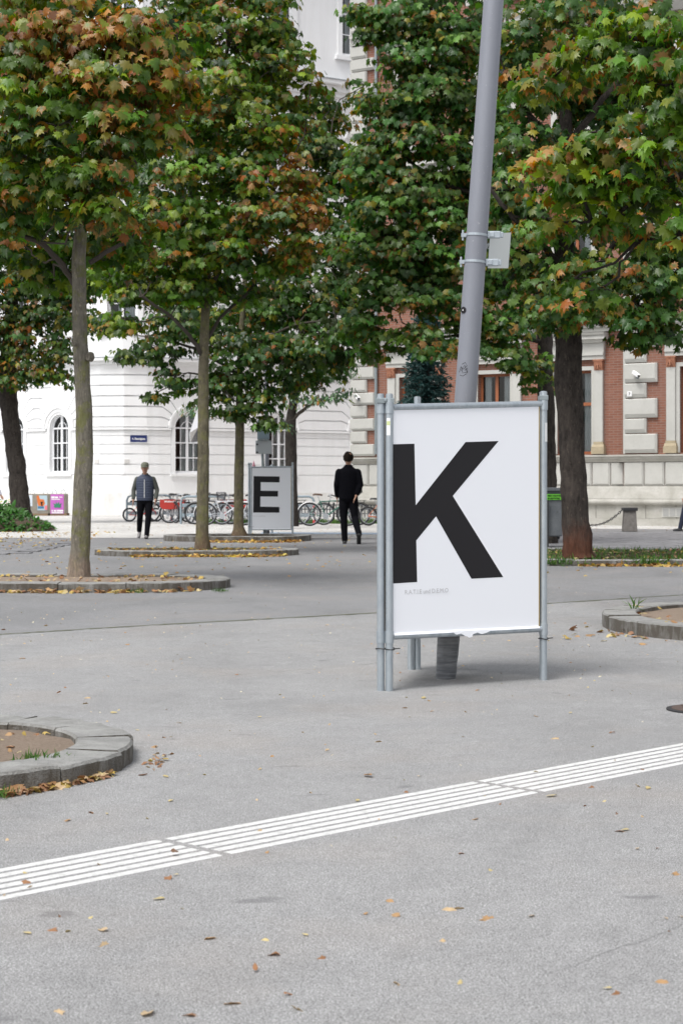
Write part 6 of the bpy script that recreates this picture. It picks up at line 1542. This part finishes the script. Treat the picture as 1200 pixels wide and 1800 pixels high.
t1 = person('man in grey cap, blue vest and black trousers walking towards the camera', G(255, 947), 0, .955, J1,
            [('trousers', 'legs', blk, {}), ('shirt', 'top', gmt, dict(e=1.0, collar=True)), ('vest', 'top', vest, dict(e=1.12, sleeve=False, hem=.0)), ('shoe', 'shoe', mat('grey_shoe', (.22, .21, .21), .7), dict(tiltL=35, tiltR=-12))],
            None, mat('grey_green_cap', (.14, .15, .11), .8))
b = LMB(); b.box((0, -.150, 1.16), (.012, .014, .42)); b.build('zip', M['white'], t1)
b = LMB(); b.lathe([(.088, -.03), (.095, 0), (.08, .01)], (0, .01, 1.48), 14); b.build('hood_collar', mat('grey_hood', (.13, .14, .15), .9), t1, smooth=True)
# man in black walking away
J2 = dict(pel=(0, 0, .93), sp=(0, 0, 1.12), ch=(.0, -.01, 1.34), nk=(0, -.02, 1.50), hd0=(.0, -.03, 1.575), hd1=(0, -.035, 1.645), hd2=(0, -.03, 1.70),
          shL=(-.175, 0, 1.385), elL=(-.235, .04, 1.13), wrL=(-.15, .10, .93), shR=(.175, 0, 1.385), elR=(.225, .02, 1.13), wrR=(.215, -.09, .90),
          hpL=(-.09, 0, .88), knL=(-.125, .05, .50), anL=(-.20, .33, .20), hpR=(.09, 0, .88), knR=(.085, -.02, .48), anR=(.07, -.02, .09))
bk = mat('black_sweater', (.005, .005, .007), 1, 0, .05)
person('dark haired man all in black walking away between the poster stands', G(612, 956), R(180), 1.045, J2,
       [('trousers', 'legs', blk, {}), ('sweater', 'top', bk, dict(e=1.04, hem=-.04, collar=True)), ('shoe', 'shoe', mat('black_shoe', (.012, .012, .012), .5), dict(tiltL=48, tiltR=0))], mat('dark_hair', (.010, .007, .005), .9, 0, .1))
person('passer-by in navy coat and black shoes cut off by the right edge', G(1212, 934), R(-80), 1.0, {**J1, 'knL': (-.10, -.12, .50), 'anL': (-.10, -.22, .10), 'anR': (.085, .25, .16), 'knR': (.09, .06, .5)},
       [('trousers', 'legs', mat('navy_trousers', (.012, .016, .035), .9), {}), ('coat', 'top', mat('navy_coat', (.015, .02, .045), .9), dict(e=1.1, hem=-.2)), ('shoe', 'shoe', M['black'], dict(tiltL=0, tiltR=30))], mat('dark_brown_hair', (.04, .025, .018), .7))
person('passer-by in pale top cut off by the left edge beside the ivy', G(-14, 924), R(60), 1.0, J1,
       [('trousers', 'legs', mat('grey_trousers', (.2, .2, .22), .9), {}), ('shirt', 'top', mat('pale_shirt', (.6, .6, .66), .9), dict(e=1.05)), ('shoe', 'shoe', M['black'], {})], mat('brown_hair', (.06, .04, .025), .7))
# flower pots at the far left
t = empty('flower_planter', P(14, 905, 60), 'low planter with red and yellow flowers left of the leaning dark tree', 'planter')
b = MB(); b.box(P(10, 903, 60)*1.0, (.5, .4, .3)); b.build('tub', M['black'], t, bevel=.02)
p0 = P(10, 893, 60); n_f = 260; ps = np.array(p0)[None]+rng.normal(0, 1, (n_f, 3))*np.array([.2, .15, .14]); cf = np.array([(.55, .05, .03), (.5, .5, .05), (.05, .18, .03), (.06, .2, .04), (.6, .62, .55)])[rng.integers(5, size=n_f)]
leaves('flowers', ps, rng.normal(0, 1, (n_f, 3)), rng.normal(0, 1, (n_f, 3)), rng.uniform(.05, .09, n_f), cf, cf, M['leaf'], t, ELL, .3)
